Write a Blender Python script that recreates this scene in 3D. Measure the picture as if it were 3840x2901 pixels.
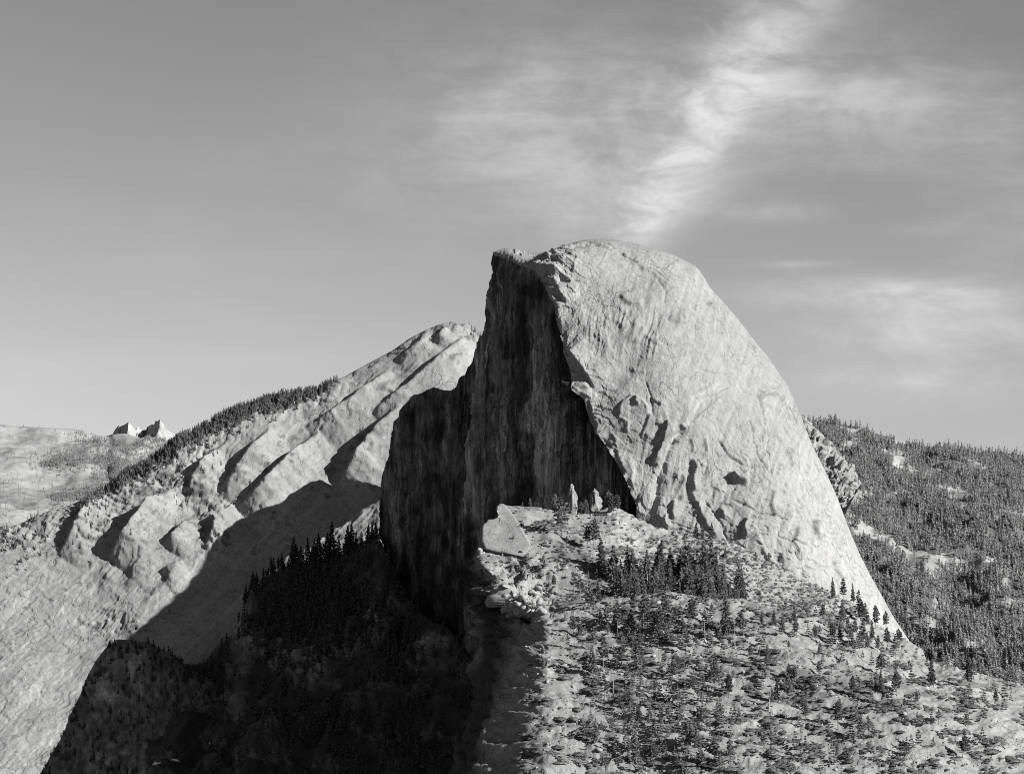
import bpy, math, random
import numpy as np
from mathutils import Vector

# ------------------------------------------------------------------ scene, camera, light
for o in list(bpy.data.objects):
    bpy.data.objects.remove(o, do_unlink=True)
scene = bpy.context.scene
COL = scene.collection
random.seed(11)
RNG = np.random.default_rng(11)

F, CX, YH = 7270.0, 1920.0, 1800.0          # focal length, principal column and horizon, in photo pixels
cam_d = bpy.data.cameras.new('camera')
cam_d.lens = 36.0 * F / 3840.0
cam_d.sensor_width = 36.0
cam_d.sensor_fit = 'HORIZONTAL'
cam_d.shift_y = (YH - 1450.5) / 3840.0
cam_d.clip_start = 1.0
cam_d.clip_end = 120000.0
cam = bpy.data.objects.new('camera', cam_d)
cam.rotation_euler = (math.radians(90), 0, 0)
COL.objects.link(cam)
scene.camera = cam

SUN = Vector((0.78, -0.43, 0.46)).normalized()     # towards the sun
sun_d = bpy.data.lights.new('sun', 'SUN')
sun_d.energy = 4.6
sun_d.angle = math.radians(0.5)
sun_d.color = (1.0, 0.995, 0.985)
sun = bpy.data.objects.new('sun', sun_d)
sun.rotation_euler = (-SUN).to_track_quat('-Z', 'Y').to_euler()
sun.location = (2000, -1000, 3000)
COL.objects.link(sun)

scene.view_settings.view_transform = 'Standard'
scene.view_settings.look = 'None'
scene.view_settings.exposure = 1.42
scene.view_settings.gamma = 1.0
scene.view_settings.use_curve_mapping = False
scene.cycles.use_denoising = False
scene.cycles.max_bounces = 6
scene.cycles.pixel_filter_type = 'BLACKMAN_HARRIS'
scene.cycles.filter_width = 1.0

world = bpy.data.worlds.new('World')
scene.world = world
world.use_nodes = True


def build_sky():
    nt = world.node_tree
    nt.nodes.clear()
    N, L = nt.nodes.new, nt.links.new

    def math_(op, a, b=None, c=None, clamp=False):
        n = N('ShaderNodeMath'); n.operation = op; n.use_clamp = clamp
        for k, v in enumerate((a, b, c)):
            if v is None: continue
            if isinstance(v, (int, float)): n.inputs[k].default_value = v
            else: L(v, n.inputs[k])
        return n.outputs[0]

    def smooth(v, lo, hi):
        n = N('ShaderNodeMapRange'); n.interpolation_type = 'SMOOTHSTEP'
        L(v, n.inputs[0]); n.inputs[1].default_value = lo; n.inputs[2].default_value = hi
        return n.outputs[0]

    sky = N('ShaderNodeTexSky'); sky.sky_type = 'NISHITA'; sky.sun_disc = False
    sky.sun_elevation = math.asin(SUN.z)
    sky.sun_rotation = math.atan2(SUN.x, SUN.y)
    sky.altitude = 2200; sky.air_density = 1.0; sky.dust_density = 1.0; sky.ozone_density = 1.0
    sep = N('ShaderNodeSeparateColor'); L(sky.outputs[0], sep.inputs[0])
    # black and white film: one grey channel, panchromatic, a little weak in the blue
    grey = math_('ADD', math_('ADD', math_('MULTIPLY', sep.outputs[0], 0.25), math_('MULTIPLY', sep.outputs[1], 0.45)), math_('MULTIPLY', sep.outputs[2], 0.30))
    geo = N('ShaderNodeTexCoord')
    d = N('ShaderNodeSeparateXYZ'); L(geo.outputs['Generated'], d.inputs[0])
    # high thin cloud sheet: directions projected on a level plane far above
    zz = math_('MAXIMUM', math_('ADD', d.outputs[2], 0.06), 0.02)
    cx = math_('DIVIDE', d.outputs[0], zz); cy = math_('DIVIDE', d.outputs[1], zz)

    def noise(sx, sy, rot, scale, detail, rough=0.55, dist=0.0, off=0.0):
        cb = N('ShaderNodeCombineXYZ'); L(cx, cb.inputs[0]); L(cy, cb.inputs[1]); cb.inputs[2].default_value = off
        m = N('ShaderNodeMapping'); L(cb.outputs[0], m.inputs[0])
        m.inputs['Rotation'].default_value = (0, 0, rot); m.inputs['Scale'].default_value = (sx, sy, 1)
        n = N('ShaderNodeTexNoise'); L(m.outputs[0], n.inputs['Vector'])
        n.inputs['Scale'].default_value = scale; n.inputs['Detail'].default_value = detail
        n.inputs['Roughness'].default_value = rough; n.inputs['Distortion'].default_value = dist
        return n.outputs['Fac']
    yy = math_('MAXIMUM', d.outputs[1], 0.05)
    u = math_('DIVIDE', d.outputs[0], yy); v = math_('DIVIDE', d.outputs[2], yy)

    def drift(su, sv, rot, scale, detail, rough, dist, off):
        """noise over bearing and height, drawn out along the wind"""
        cb = N('ShaderNodeCombineXYZ'); L(u, cb.inputs[0]); L(v, cb.inputs[1]); cb.inputs[2].default_value = off
        m = N('ShaderNodeMapping'); L(cb.outputs[0], m.inputs[0])
        m.inputs['Rotation'].default_value = (0, 0, rot); m.inputs['Scale'].default_value = (su, sv, 1)
        n = N('ShaderNodeTexNoise'); L(m.outputs[0], n.inputs['Vector'])
        n.inputs['Scale'].default_value = scale; n.inputs['Detail'].default_value = detail
        n.inputs['Roughness'].default_value = rough; n.inputs['Distortion'].default_value = dist
        return n.outputs['Fac']
    wisp = drift(1.0, 1.7, 0.38, 15.0, 8, 0.57, 0.9, 3.0)
    fine = drift(1.0, 2.3, 0.40, 38.0, 7, 0.64, 0.6, 8.0)
    streak = drift(1.0, 6.0, 0.05, 12.0, 5, 0.6, 0.2, 5.0)
    big = noise(1.0, 0.6, 0.1, 0.55, 3, 0.5, 0.2, 1.4)

    def patch(x, y, rx, ry, w):
        du_ = math_('DIVIDE', math_('SUBTRACT', u, (x - CX) / F), rx / F); dv_ = math_('DIVIDE', math_('SUBTRACT', v, (YH - y) / F), ry / F)
        r2 = math_('ADD', math_('MULTIPLY', du_, du_), math_('MULTIPLY', dv_, dv_))
        return math_('MULTIPLY', math_('POWER', 2.718, math_('MULTIPLY', r2, -1.0)), w)
    cover = math_('MULTIPLY', smooth(big, 0.5, 0.8), 0.16)
    for args in ((2100, 460, 600, 290, .80), (2250, 760, 330, 130, .30), (3200, 390, 560, 190, .78), (3360, 1105, 480, 60, 1.0), (3520, 1240, 420, 90, .85), (3480, 1430, 380, 75, .60), (2880, 790, 210, 36, .50), (2960, 990, 170, 16, .40), (3480, 860, 140, 30, .25), (3300, 620, 170, 26, .30), (3750, 700, 260, 330, .30)):
        cover = math_('ADD', cover, patch(*args))
    body = math_('ADD', math_('MULTIPLY', smooth(math_('ADD', math_('MULTIPLY', wisp, 0.62), math_('MULTIPLY', fine, 0.38)), 0.36, 0.68), 0.72), math_('MULTIPLY', smooth(streak, 0.4, 0.7), 0.28))
    cloud = math_('MULTIPLY', cover, math_('ADD', math_('MULTIPLY', body, 0.88), 0.24))
    # one long plume trailing up from beyond the summit
    # line through (u0,v0) with direction (du,dv)
    u0, v0, u1, v1 = (2370 - CX) / F, (YH - 930) / F, (2790 - CX) / F, (YH - 300) / F
    ln = math.hypot(u1 - u0, v1 - v0); du, dv = (u1 - u0) / ln, (v1 - v0) / ln
    su = math_('SUBTRACT', u, u0); sv = math_('SUBTRACT', v, v0)
    along = math_('ADD', math_('MULTIPLY', su, du), math_('MULTIPLY', sv, dv))
    across = math_('SUBTRACT', math_('MULTIPLY', su, dv), math_('MULTIPLY', sv, du))
    wob = math_('ADD', math_('MULTIPLY', math_('SUBTRACT', wisp, 0.5), 0.013), math_('MULTIPLY', math_('SUBTRACT', fine, 0.5), 0.012))
    across = math_('ADD', across, wob)
    width = math_('ADD', math_('MULTIPLY', along, 0.12), 0.0115)
    prof = math_('DIVIDE', across, width)
    plume = math_('POWER', 2.718, math_('MULTIPLY', math_('MULTIPLY', prof, prof), -1.0))
    plume = math_('MULTIPLY', plume, smooth(along, -0.03, 0.02))
    plume = math_('MULTIPLY', plume, math_('SUBTRACT', 1.0, smooth(along, 0.10, 0.30)))
    plume = math_('MULTIPLY', plume, math_('ADD', 0.22, math_('ADD', math_('MULTIPLY', smooth(wisp, 0.3, 0.7), 0.45), math_('MULTIPLY', smooth(fine, 0.3, 0.7), 0.35))))
    cl = math_('MINIMUM', math_('ADD', math_('MULTIPLY', cloud, 0.62), math_('MULTIPLY', plume, 0.80)), 0.95)
    # cloud light: sunlit ice, brighter than the air behind it
    lit = math_('ADD', math_('MULTIPLY', cl, SKY_CLOUD), grey)
    bg = N('ShaderNodeBackground'); bg.inputs['Strength'].default_value = SKY_STRENGTH
    cmb = N('ShaderNodeCombineColor')
    for k in range(3): L(lit, cmb.inputs[k])
    L(cmb.outputs[0], bg.inputs['Color'])
    out = N('ShaderNodeOutputWorld'); L(bg.outputs[0], out.inputs[0])


SKY_STRENGTH, SKY_CLOUD = 0.0305, 6.4
build_sky()

# ------------------------------------------------------------------ numeric helpers
LAT = np.random.default_rng(5).uniform(-1, 1, (64, 64, 64)).astype(np.float32)


def vn(p):
    i = np.floor(p).astype(np.int32)
    f = (p - i).astype(np.float32)
    u = f * f * f * (f * (f * 6 - 15) + 10)
    a = i & 63; b = (i + 1) & 63
    x0, y0, z0 = a[..., 0], a[..., 1], a[..., 2]
    x1, y1, z1 = b[..., 0], b[..., 1], b[..., 2]
    ux, uy, uz = u[..., 0], u[..., 1], u[..., 2]
    c00 = LAT[x0, y0, z0] * (1 - ux) + LAT[x1, y0, z0] * ux
    c10 = LAT[x0, y1, z0] * (1 - ux) + LAT[x1, y1, z0] * ux
    c01 = LAT[x0, y0, z1] * (1 - ux) + LAT[x1, y0, z1] * ux
    c11 = LAT[x0, y1, z1] * (1 - ux) + LAT[x1, y1, z1] * ux
    c0 = c00 * (1 - uy) + c10 * uy
    c1 = c01 * (1 - uy) + c11 * uy
    return c0 * (1 - uz) + c1 * uz


def fbm(p, octv=4, gain=0.5, lac=2.03):
    s = 0; a = 1.0; p = np.asarray(p, np.float32)
    for k in range(octv):
        s = s + a * vn(p + 17.3 * k); a *= gain; p = p * lac
    return s


def ridged(p, octv=4, gain=0.5):
    s = 0; a = 1.0; p = np.asarray(p, np.float32)
    for k in range(octv):
        s = s + a * (1 - 2 * np.abs(vn(p + 9.1 * k))); a *= gain; p = p * 2.07
    return s


def pl(a, b, seed=0.0):
    return np.stack([a, b, np.full_like(a, seed)], -1)


def sstep(x, lo, hi):
    t = np.clip((x - lo) / (hi - lo), 0, 1)
    return t * t * (3 - 2 * t)


def pchip(x, Y, xi):
    x = np.asarray(x, float); Y = np.asarray(Y, float); xi = np.clip(np.asarray(xi, float), x[0], x[-1])
    sh = Y.shape[1:]; Y = Y.reshape(len(x), -1)
    h = np.diff(x)[:, None]; d = np.diff(Y, axis=0) / h
    m = np.zeros_like(Y); m[0] = d[0]; m[-1] = d[-1]
    if len(x) > 2:
        w1 = 2 * h[1:] + h[:-1]; w2 = h[1:] + 2 * h[:-1]
        ok = d[:-1] * d[1:] > 0
        den = w1 / np.where(d[:-1] == 0, 1, d[:-1]) + w2 / np.where(d[1:] == 0, 1, d[1:])
        m[1:-1] = np.where(ok, (w1 + w2) / np.where(ok, den, 1), 0)
    k = np.clip(np.searchsorted(x, xi, side='right') - 1, 0, len(x) - 2)
    hh = h[k]; t = ((xi - x[k])[:, None]) / hh
    r = ((1 + 2 * t) * (1 - t) ** 2) * Y[k] + t * (1 - t) ** 2 * hh * m[k] + t * t * (3 - 2 * t) * Y[k + 1] + t * t * (t - 1) * hh * m[k + 1]
    return r.reshape((len(xi),) + sh)


def lerp_curve(pts, xi, axis=0):
    """px or py interpolated through hand-read points (sorted along axis)."""
    p = np.asarray(pts, float); o = np.argsort(p[:, axis], kind='stable')
    return np.interp(xi, p[o, axis], p[o, 1 - axis])


def unproj(px, py, D):
    return np.stack([(px - CX) * D / F, D * np.ones_like(px), (YH - py) * D / F], -1)


def proj(co):
    return CX + F * co[..., 0] / co[..., 1], YH - F * co[..., 2] / co[..., 1]


def grid_normals(co):
    n = np.cross(np.gradient(co, axis=1), np.gradient(co, axis=0))
    n /= np.maximum(np.linalg.norm(n, axis=-1, keepdims=True), 1e-9)
    if np.mean(np.sum(n * -co, -1)) < 0: n = -n
    return n


def poly_sd(px, py, poly):
    """distance, signed side (+ on the right of travel in the picture), parameter along the line"""
    best = np.full(px.shape, 1e9); side = np.zeros(px.shape); par = np.zeros(px.shape)
    P = np.asarray(poly, float)
    seg = np.linalg.norm(np.diff(P, axis=0), axis=1); tot = seg.sum(); acc = 0
    for k in range(len(P) - 1):
        a, b = P[k], P[k + 1]; ab = b - a
        t = np.clip(((px - a[0]) * ab[0] + (py - a[1]) * ab[1]) / max(ab @ ab, 1e-9), 0, 1)
        dx = px - (a[0] + t * ab[0]); dy = py - (a[1] + t * ab[1])
        d = np.hypot(dx, dy)
        c = -(ab[0] * dy - ab[1] * dx)
        upd = d < best
        best = np.where(upd, d, best); side = np.where(upd, np.sign(c), side)
        par = np.where(upd, (acc + t * seg[k]) / tot, par); acc += seg[k]
    return best, side * best, par


def carve(px, py, feats):
    """sum of hand-traced ledges ('L': positive height raises the left of travel, negative the right), grooves ('G') and bulges ('B')"""
    out = np.zeros(px.shape)
    for ft in feats:
        kind, poly, h, w = ft[:4]
        edge = ft[4] if len(ft) > 4 else 2.5
        P = np.asarray(poly, float); m = 4 * w + 20
        msk = (px > P[:, 0].min() - m) & (px < P[:, 0].max() + m) & (py > P[:, 1].min() - m) & (py < P[:, 1].max() + m)
        if not msk.any(): continue
        x, y = px[msk], py[msk]
        jx = 2.6 * vn(pl(x / 23, y / 23, h * 3.1)) + 1.4 * vn(pl(x / 8, y / 8, 4.4)); jy = 2.6 * vn(pl(x / 23, y / 23, 7.7 + h))
        d, sd, t = poly_sd(x + jx, y + jy, poly)
        endw = (0.30 if edge >= 4 else 0.18) if kind == 'L' else 0.1
        tap = np.clip(np.minimum(t, 1 - t) / endw, 0, 1) ** 0.7
        tap = np.where(d > 3 * w, 0, tap)
        if kind == 'L':
            s = sd if h < 0 else -sd
            v = abs(h) * tap / (1 + np.exp(-np.clip(s / edge, -30, 30))) * np.exp(-np.maximum(s, 0) / w)
        elif kind == 'G':
            v = -h * tap * np.exp(-(d / w) ** 2)
        else:
            v = h * tap * np.exp(-(d / w) ** 2)
        out[msk] += v
    return out


def tag(o, label=None, cat=None, group=None, kind=None):
    if label: o['label'] = label
    if cat: o['category'] = cat
    if group: o['group'] = group
    if kind: o['kind'] = kind
    return o


def raw_mesh(name, co, quads=None, tris=None, attrs=None, smooth=True):
    me = bpy.data.meshes.new(name)
    co = np.ascontiguousarray(co.reshape(-1, 3), np.float32)
    loops = []; starts = []; n = 0
    if quads is not None and len(quads):
        q = np.asarray(quads, np.int32).reshape(-1, 4); loops.append(q.ravel()); starts.append(np.arange(len(q), dtype=np.int32) * 4); n = len(q) * 4
    if tris is not None and len(tris):
        t = np.asarray(tris, np.int32).reshape(-1, 3); loops.append(t.ravel()); starts.append(n + np.arange(len(t), dtype=np.int32) * 3)
    loops = np.concatenate(loops); starts = np.concatenate(starts)
    me.vertices.add(len(co)); me.vertices.foreach_set('co', co.ravel())
    me.loops.add(len(loops)); me.loops.foreach_set('vertex_index', loops)
    me.polygons.add(len(starts)); me.polygons.foreach_set('loop_start', starts)
    if smooth: me.polygons.foreach_set('use_smooth', np.ones(len(starts), bool))
    for k, v in (attrs or {}).items():
        a = me.attributes.new(k, 'FLOAT', 'POINT'); a.data.foreach_set('value', np.ascontiguousarray(v, np.float32).ravel())
    me.update(calc_edges=True)
    return me


def link(name, me, mat=None, parent=None):
    o = bpy.data.objects.new(name, me); COL.objects.link(o)
    if mat is not None and me is not None and not me.materials: me.materials.append(mat)
    if parent is not None: o.parent = parent
    return o


def grid_quads(R, C):
    i = np.arange(R * C, dtype=np.int32).reshape(R, C)
    return np.stack([i[:-1, :-1], i[:-1, 1:], i[1:, 1:], i[1:, :-1]], -1).reshape(-1, 4)


def grid_object(name, co, mat, tone=None, veg=None):
    R, C = co.shape[:2]
    q = grid_quads(R, C)
    n = np.cross(co[R // 2, C // 2 + 1] - co[R // 2, C // 2], co[R // 2 + 1, C // 2] - co[R // 2, C // 2])
    if n @ -co[R // 2, C // 2] < 0: q = q[:, ::-1]
    at = {}
    at['tone'] = np.ones((R, C)) if tone is None else tone
    at['veg'] = np.zeros((R, C)) if veg is None else veg
    return link(name, raw_mesh(name, co, quads=q, attrs=at), mat)


def loft(C, nr, nc, rp=None, cp=None, re=None, ce=None):
    """C[rows][cols] = (px, py, D) control grid -> dense px, py, D"""
    C = np.asarray(C, float)
    rp = np.linspace(0, 1, C.shape[0]) if rp is None else np.asarray(rp, float)
    cp = np.linspace(0, 1, C.shape[1]) if cp is None else np.asarray(cp, float)
    ri = np.linspace(rp[0], rp[-1], nr) if re is None else np.asarray(re); ci = np.linspace(cp[0], cp[-1], nc) if ce is None else np.asarray(ce)
    a = pchip(rp, C, ri)
    b = pchip(cp, np.swapaxes(a, 0, 1), ci)
    b = np.swapaxes(b, 0, 1)
    return b[..., 0], b[..., 1], b[..., 2]


def resample(pts, n, power=1.0):
    p = np.asarray(pts, float)
    s = np.concatenate([[0], np.cumsum(np.linalg.norm(np.diff(p[:, :2], axis=0), axis=1) + 1e-6)]); s /= s[-1]
    return pchip(s, p, np.linspace(0, 1, n) ** power)

# ------------------------------------------------------------------ materials (grey: the film is black and white)


def rock_material(name, base, dark, scales, bump, speckle=0.25, veg_col=0.06, streak=None, crack=None, stain=None):
    m = bpy.data.materials.new(name); m.use_nodes = True
    nt = m.node_tree; nt.nodes.clear()
    N, L = nt.nodes.new, nt.links.new

    def math_(op, a, b=None, clamp=False):
        n = N('ShaderNodeMath'); n.operation = op; n.use_clamp = clamp
        for k, v in enumerate((a, b)):
            if v is None: continue
            if isinstance(v, (int, float)): n.inputs[k].default_value = v
            else: L(v, n.inputs[k])
        return n.outputs[0]
    tc = N('ShaderNodeTexCoord')

    def noise(scale, detail, sx=1, sy=1, sz=1, rough=0.6, rot=(0, 0, 0)):
        mp = N('ShaderNodeMapping'); L(tc.outputs['Object'], mp.inputs[0])
        mp.inputs['Scale'].default_value = (sx, sy, sz); mp.inputs['Rotation'].default_value = rot
        n = N('ShaderNodeTexNoise'); L(mp.outputs[0], n.inputs['Vector'])
        n.inputs['Scale'].default_value = scale; n.inputs['Detail'].default_value = detail; n.inputs['Roughness'].default_value = rough
        return n.outputs['Fac']
    n1 = noise(scales[0], 6); n2 = noise(scales[1], 5, rough=0.65); n3 = noise(scales[2], 4, rough=0.7)
    tone = N('ShaderNodeAttribute'); tone.attribute_name = 'tone'
    veg = N('ShaderNodeAttribute'); veg.attribute_name = 'veg'
    mix = math_('ADD', math_('MULTIPLY', n1, 0.4), math_('ADD', math_('MULTIPLY', n2, 0.35), math_('MULTIPLY', n3, 0.25)))
    if streak:
        st = noise(streak[0], 5, 1, 1, streak[1], rough=0.6)
        mix = math_('ADD', math_('MULTIPLY', mix, 1 - streak[2]), math_('MULTIPLY', st, streak[2]))
    mr = N('ShaderNodeMapRange'); L(mix, mr.inputs[0]); mr.inputs[1].default_value = 0.5 - speckle; mr.inputs[2].default_value = 0.5 + speckle
    mr.inputs[3].default_value = dark; mr.inputs[4].default_value = base
    val = math_('MULTIPLY', mr.outputs[0], tone.outputs['Fac'])
    n4 = noise(scales[2] * 2.6, 3, rough=0.75)
    for (ss, sz, lo, hi, mul) in (stain or ()):
        # sharp-edged water and lichen streaks running down the rock
        sn = noise(ss, 6, 1, 1, sz, rough=0.62)
        m5 = N('ShaderNodeMapRange'); m5.interpolation_type = 'SMOOTHSTEP'; L(sn, m5.inputs[0]); m5.inputs[1].default_value = lo; m5.inputs[2].default_value = hi; m5.inputs[3].default_value = 1.0; m5.inputs[4].default_value = mul
        val = math_('MULTIPLY', val, m5.outputs[0])
    ck = None
    for (cs, sz, wid, amt, rot) in (crack or ()):
        # joints: thin broken lines between warped cells
        mp = N('ShaderNodeMapping'); L(tc.outputs['Object'], mp.inputs[0]); mp.inputs['Scale'].default_value = (1, 1, sz); mp.inputs['Rotation'].default_value = rot
        nz = N('ShaderNodeTexNoise'); L(mp.outputs[0], nz.inputs['Vector']); nz.inputs['Scale'].default_value = cs * 2.2; nz.inputs['Detail'].default_value = 4
        wv = N('ShaderNodeVectorMath'); wv.operation = 'MULTIPLY_ADD'; L(nz.outputs['Color'], wv.inputs[0]); wv.inputs[1].default_value = (0.9 / cs,) * 3; L(mp.outputs[0], wv.inputs[2])
        vo = N('ShaderNodeTexVoronoi'); vo.feature = 'DISTANCE_TO_EDGE'; L(wv.outputs[0], vo.inputs['Vector']); vo.inputs['Scale'].default_value = cs
        m2 = N('ShaderNodeMapRange'); m2.interpolation_type = 'SMOOTHSTEP'; L(vo.outputs['Distance'], m2.inputs[0]); m2.inputs[1].default_value = 0; m2.inputs[2].default_value = wid; m2.inputs[3].default_value = 1; m2.inputs[4].default_value = 0
        m3 = N('ShaderNodeMapRange'); L(n1, m3.inputs[0]); m3.inputs[1].default_value = 0.40; m3.inputs[2].default_value = 0.62
        k = math_('MULTIPLY', math_('MULTIPLY', m2.outputs[0], m3.outputs[0]), amt)
        ck = k if ck is None else math_('MAXIMUM', ck, k)
    if ck is not None:
        val = math_('MULTIPLY', val, math_('SUBTRACT', 1.0, math_('MULTIPLY', ck, 0.45)))
    vm = N('ShaderNodeMix'); vm.data_type = 'FLOAT'
    L(veg.outputs['Fac'], vm.inputs[0]); L(val, vm.inputs[2]); vm.inputs[3].default_value = veg_col
    cc = N('ShaderNodeCombineColor')
    for k in range(3): L(vm.outputs[0], cc.inputs[k])
    b = N('ShaderNodeBsdfPrincipled'); L(cc.outputs[0], b.inputs['Base Color'])
    b.inputs['Roughness'].default_value = 0.92
    b.inputs['Specular IOR Level'].default_value = 0.15
    h = math_('ADD', math_('ADD', math_('MULTIPLY', n2, 0.45), math_('MULTIPLY', n3, 0.38)), math_('MULTIPLY', n4, 0.22))
    if ck is not None: h = math_('SUBTRACT', h, math_('MULTIPLY', ck, 0.5))
    bp = N('ShaderNodeBump'); bp.inputs['Strength'].default_value = 1.0; bp.inputs['Distance'].default_value = bump
    L(h, bp.inputs['Height']); L(bp.outputs[0], b.inputs['Normal'])
    o = N('ShaderNodeOutputMaterial'); L(b.outputs[0], o.inputs[0])
    return m


def plain_material(name, v, var=0.3, scale=0.4, rough=0.9, leaf=0):
    m = bpy.data.materials.new(name); m.use_nodes = True
    nt = m.node_tree; b = nt.nodes['Principled BSDF']
    N, L = nt.nodes.new, nt.links.new
    tc = N('ShaderNodeTexCoord'); n = N('ShaderNodeTexNoise'); L(tc.outputs['Object'], n.inputs['Vector'])
    n.inputs['Scale'].default_value = scale; n.inputs['Detail'].default_value = 4
    oi = N('ShaderNodeObjectInfo')
    mr = N('ShaderNodeMapRange'); L(n.outputs['Fac'], mr.inputs[0]); mr.inputs[1].default_value = 0.3; mr.inputs[2].default_value = 0.7
    mr.inputs[3].default_value = v * (1 - var); mr.inputs[4].default_value = v * (1 + var)
    r2 = N('ShaderNodeMapRange'); L(oi.outputs['Random'], r2.inputs[0]); r2.inputs[3].default_value = 1 - var * 0.7; r2.inputs[4].default_value = 1 + var * 0.7
    mu = N('ShaderNodeMath'); mu.operation = 'MULTIPLY'; L(mr.outputs[0], mu.inputs[0]); L(r2.outputs[0], mu.inputs[1])
    cc = N('ShaderNodeCombineColor')
    for k in range(3): L(mu.outputs[0], cc.inputs[k])
    L(cc.outputs[0], b.inputs['Base Color']); b.inputs['Roughness'].default_value = rough; b.inputs['Specular IOR Level'].default_value = 0.1
    if leaf:
        tr = N('ShaderNodeBsdfTranslucent'); L(cc.outputs[0], tr.inputs['Color'])
        mx = N('ShaderNodeMixShader'); mx.inputs[0].default_value = leaf
        L(b.outputs[0], mx.inputs[1]); L(tr.outputs[0], mx.inputs[2]); L(mx.outputs[0], nt.nodes['Material Output'].inputs[0])
    return m


M_DOME = rock_material('dome_granite', 0.215, 0.135, (0.008, 0.05, 0.28), 3.0, 0.19, streak=(0.09, 0.22, 0.40), crack=((0.011, 0.40, 0.016, 1.0, (0, 0.35, 0)), (0.035, 0.5, 0.022, 0.45, (0, -0.2, 0))), stain=((0.07, 0.10, 0.55, 0.64, 0.82), (0.13, 0.14, 0.58, 0.64, 1.14)))
M_FACE = rock_material('cliff_granite', 0.30, 0.11, (0.006, 0.04, 0.22), 3.2, 0.18, streak=(0.035, 0.09, 0.5), crack=((0.022, 0.16, 0.03, 1.0, (0, 0.05, 0)), (0.06, 0.35, 0.04, 0.7, (0, -0.1, 0))), stain=((0.06, 0.05, 0.47, 0.56, 0.45), (0.16, 0.06, 0.50, 0.58, 0.6), (0.10, 0.05, 0.58, 0.64, 1.7)))
M_SLOPE = rock_material('slope_granite', 0.225, 0.13, (0.004, 0.03, 0.14), 4.0, 0.20, veg_col=0.075, crack=((0.006, 0.7, 0.02, 0.8, (0.3, 0.5, 0.2)), (0.02, 1.4, 0.03, 0.45, (0.1, 0.7, 0))))
M_RIDGE = rock_material('ridge_granite', 0.235, 0.10, (0.008, 0.05, 0.30), 1.8, 0.20, veg_col=0.085, crack=((0.05, 1.2, 0.04, 0.7, (0, 0.2, 0)),))
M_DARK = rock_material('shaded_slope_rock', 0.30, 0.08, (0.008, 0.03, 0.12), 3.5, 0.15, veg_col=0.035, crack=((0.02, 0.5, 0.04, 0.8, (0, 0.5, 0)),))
M_HILL = rock_material('hill_granite', 0.27, 0.15, (0.003, 0.012, 0.05), 5.0, 0.2, veg_col=0.11)
M_FLOOR = rock_material('forest_floor', 0.27, 0.15, (0.006, 0.03, 0.12), 3.0, 0.2, veg_col=0.06)  # ground between the trees kept dark: forest shade put into its colour
M_PEAK = rock_material('peak_granite', 0.30, 0.16, (0.002, 0.008, 0.03), 8.0, 0.2)
M_GROUND = rock_material('valley_ground', 0.20, 0.10, (0.002, 0.01, 0.05), 4.0, 0.2)
M_BOULDER = rock_material('boulder_granite', 0.28, 0.15, (0.05, 0.2, 0.6), 0.6, 0.2)
M_SLAB = rock_material('slab_granite', 0.25, 0.15, (0.03, 0.12, 0.5), 1.6, 0.16, streak=(0.12, 0.3, 0.4), crack=((0.04, 1.0, 0.03, 0.8, (0.3, 0.4, 0)),))
M_NEEDLE = plain_material('pine_needles', 0.14, 0.35, 0.5, leaf=0.45)
M_SHADE_NEEDLE = plain_material('shaded_needles', 0.04, 0.35, 0.5)  # darker copy of the needles: shade painted into the colour
M_FAR = plain_material('far_forest_needles', 0.18, 0.4, 0.08, leaf=0.5)
M_BARK = plain_material('pine_bark', 0.13, 0.35, 0.8)
M_SNAG = plain_material('bleached_wood', 0.32, 0.2, 0.8)
M_SHRUB = plain_material('shrub_leaves', 0.12, 0.3, 0.35, leaf=0.35)

# ------------------------------------------------------------------ the valley floor, out to the horizon


def build_ground():
    n = 60
    x = np.linspace(-1, 1, n); x = np.sign(x) * np.abs(x) ** 2.2 * 60000
    X, Y = np.meshgrid(x, x + 9000)
    Z = -1750 + 40 * vn(pl(X / 2500, Y / 2500, 2.2))
    co = np.stack([X, Y, Z], -1)
    o = grid_object('ground', co, M_GROUND)
    tag(o, kind='structure')


build_ground()

# ------------------------------------------------------------------ the great dome: sunlit rounded side

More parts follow.
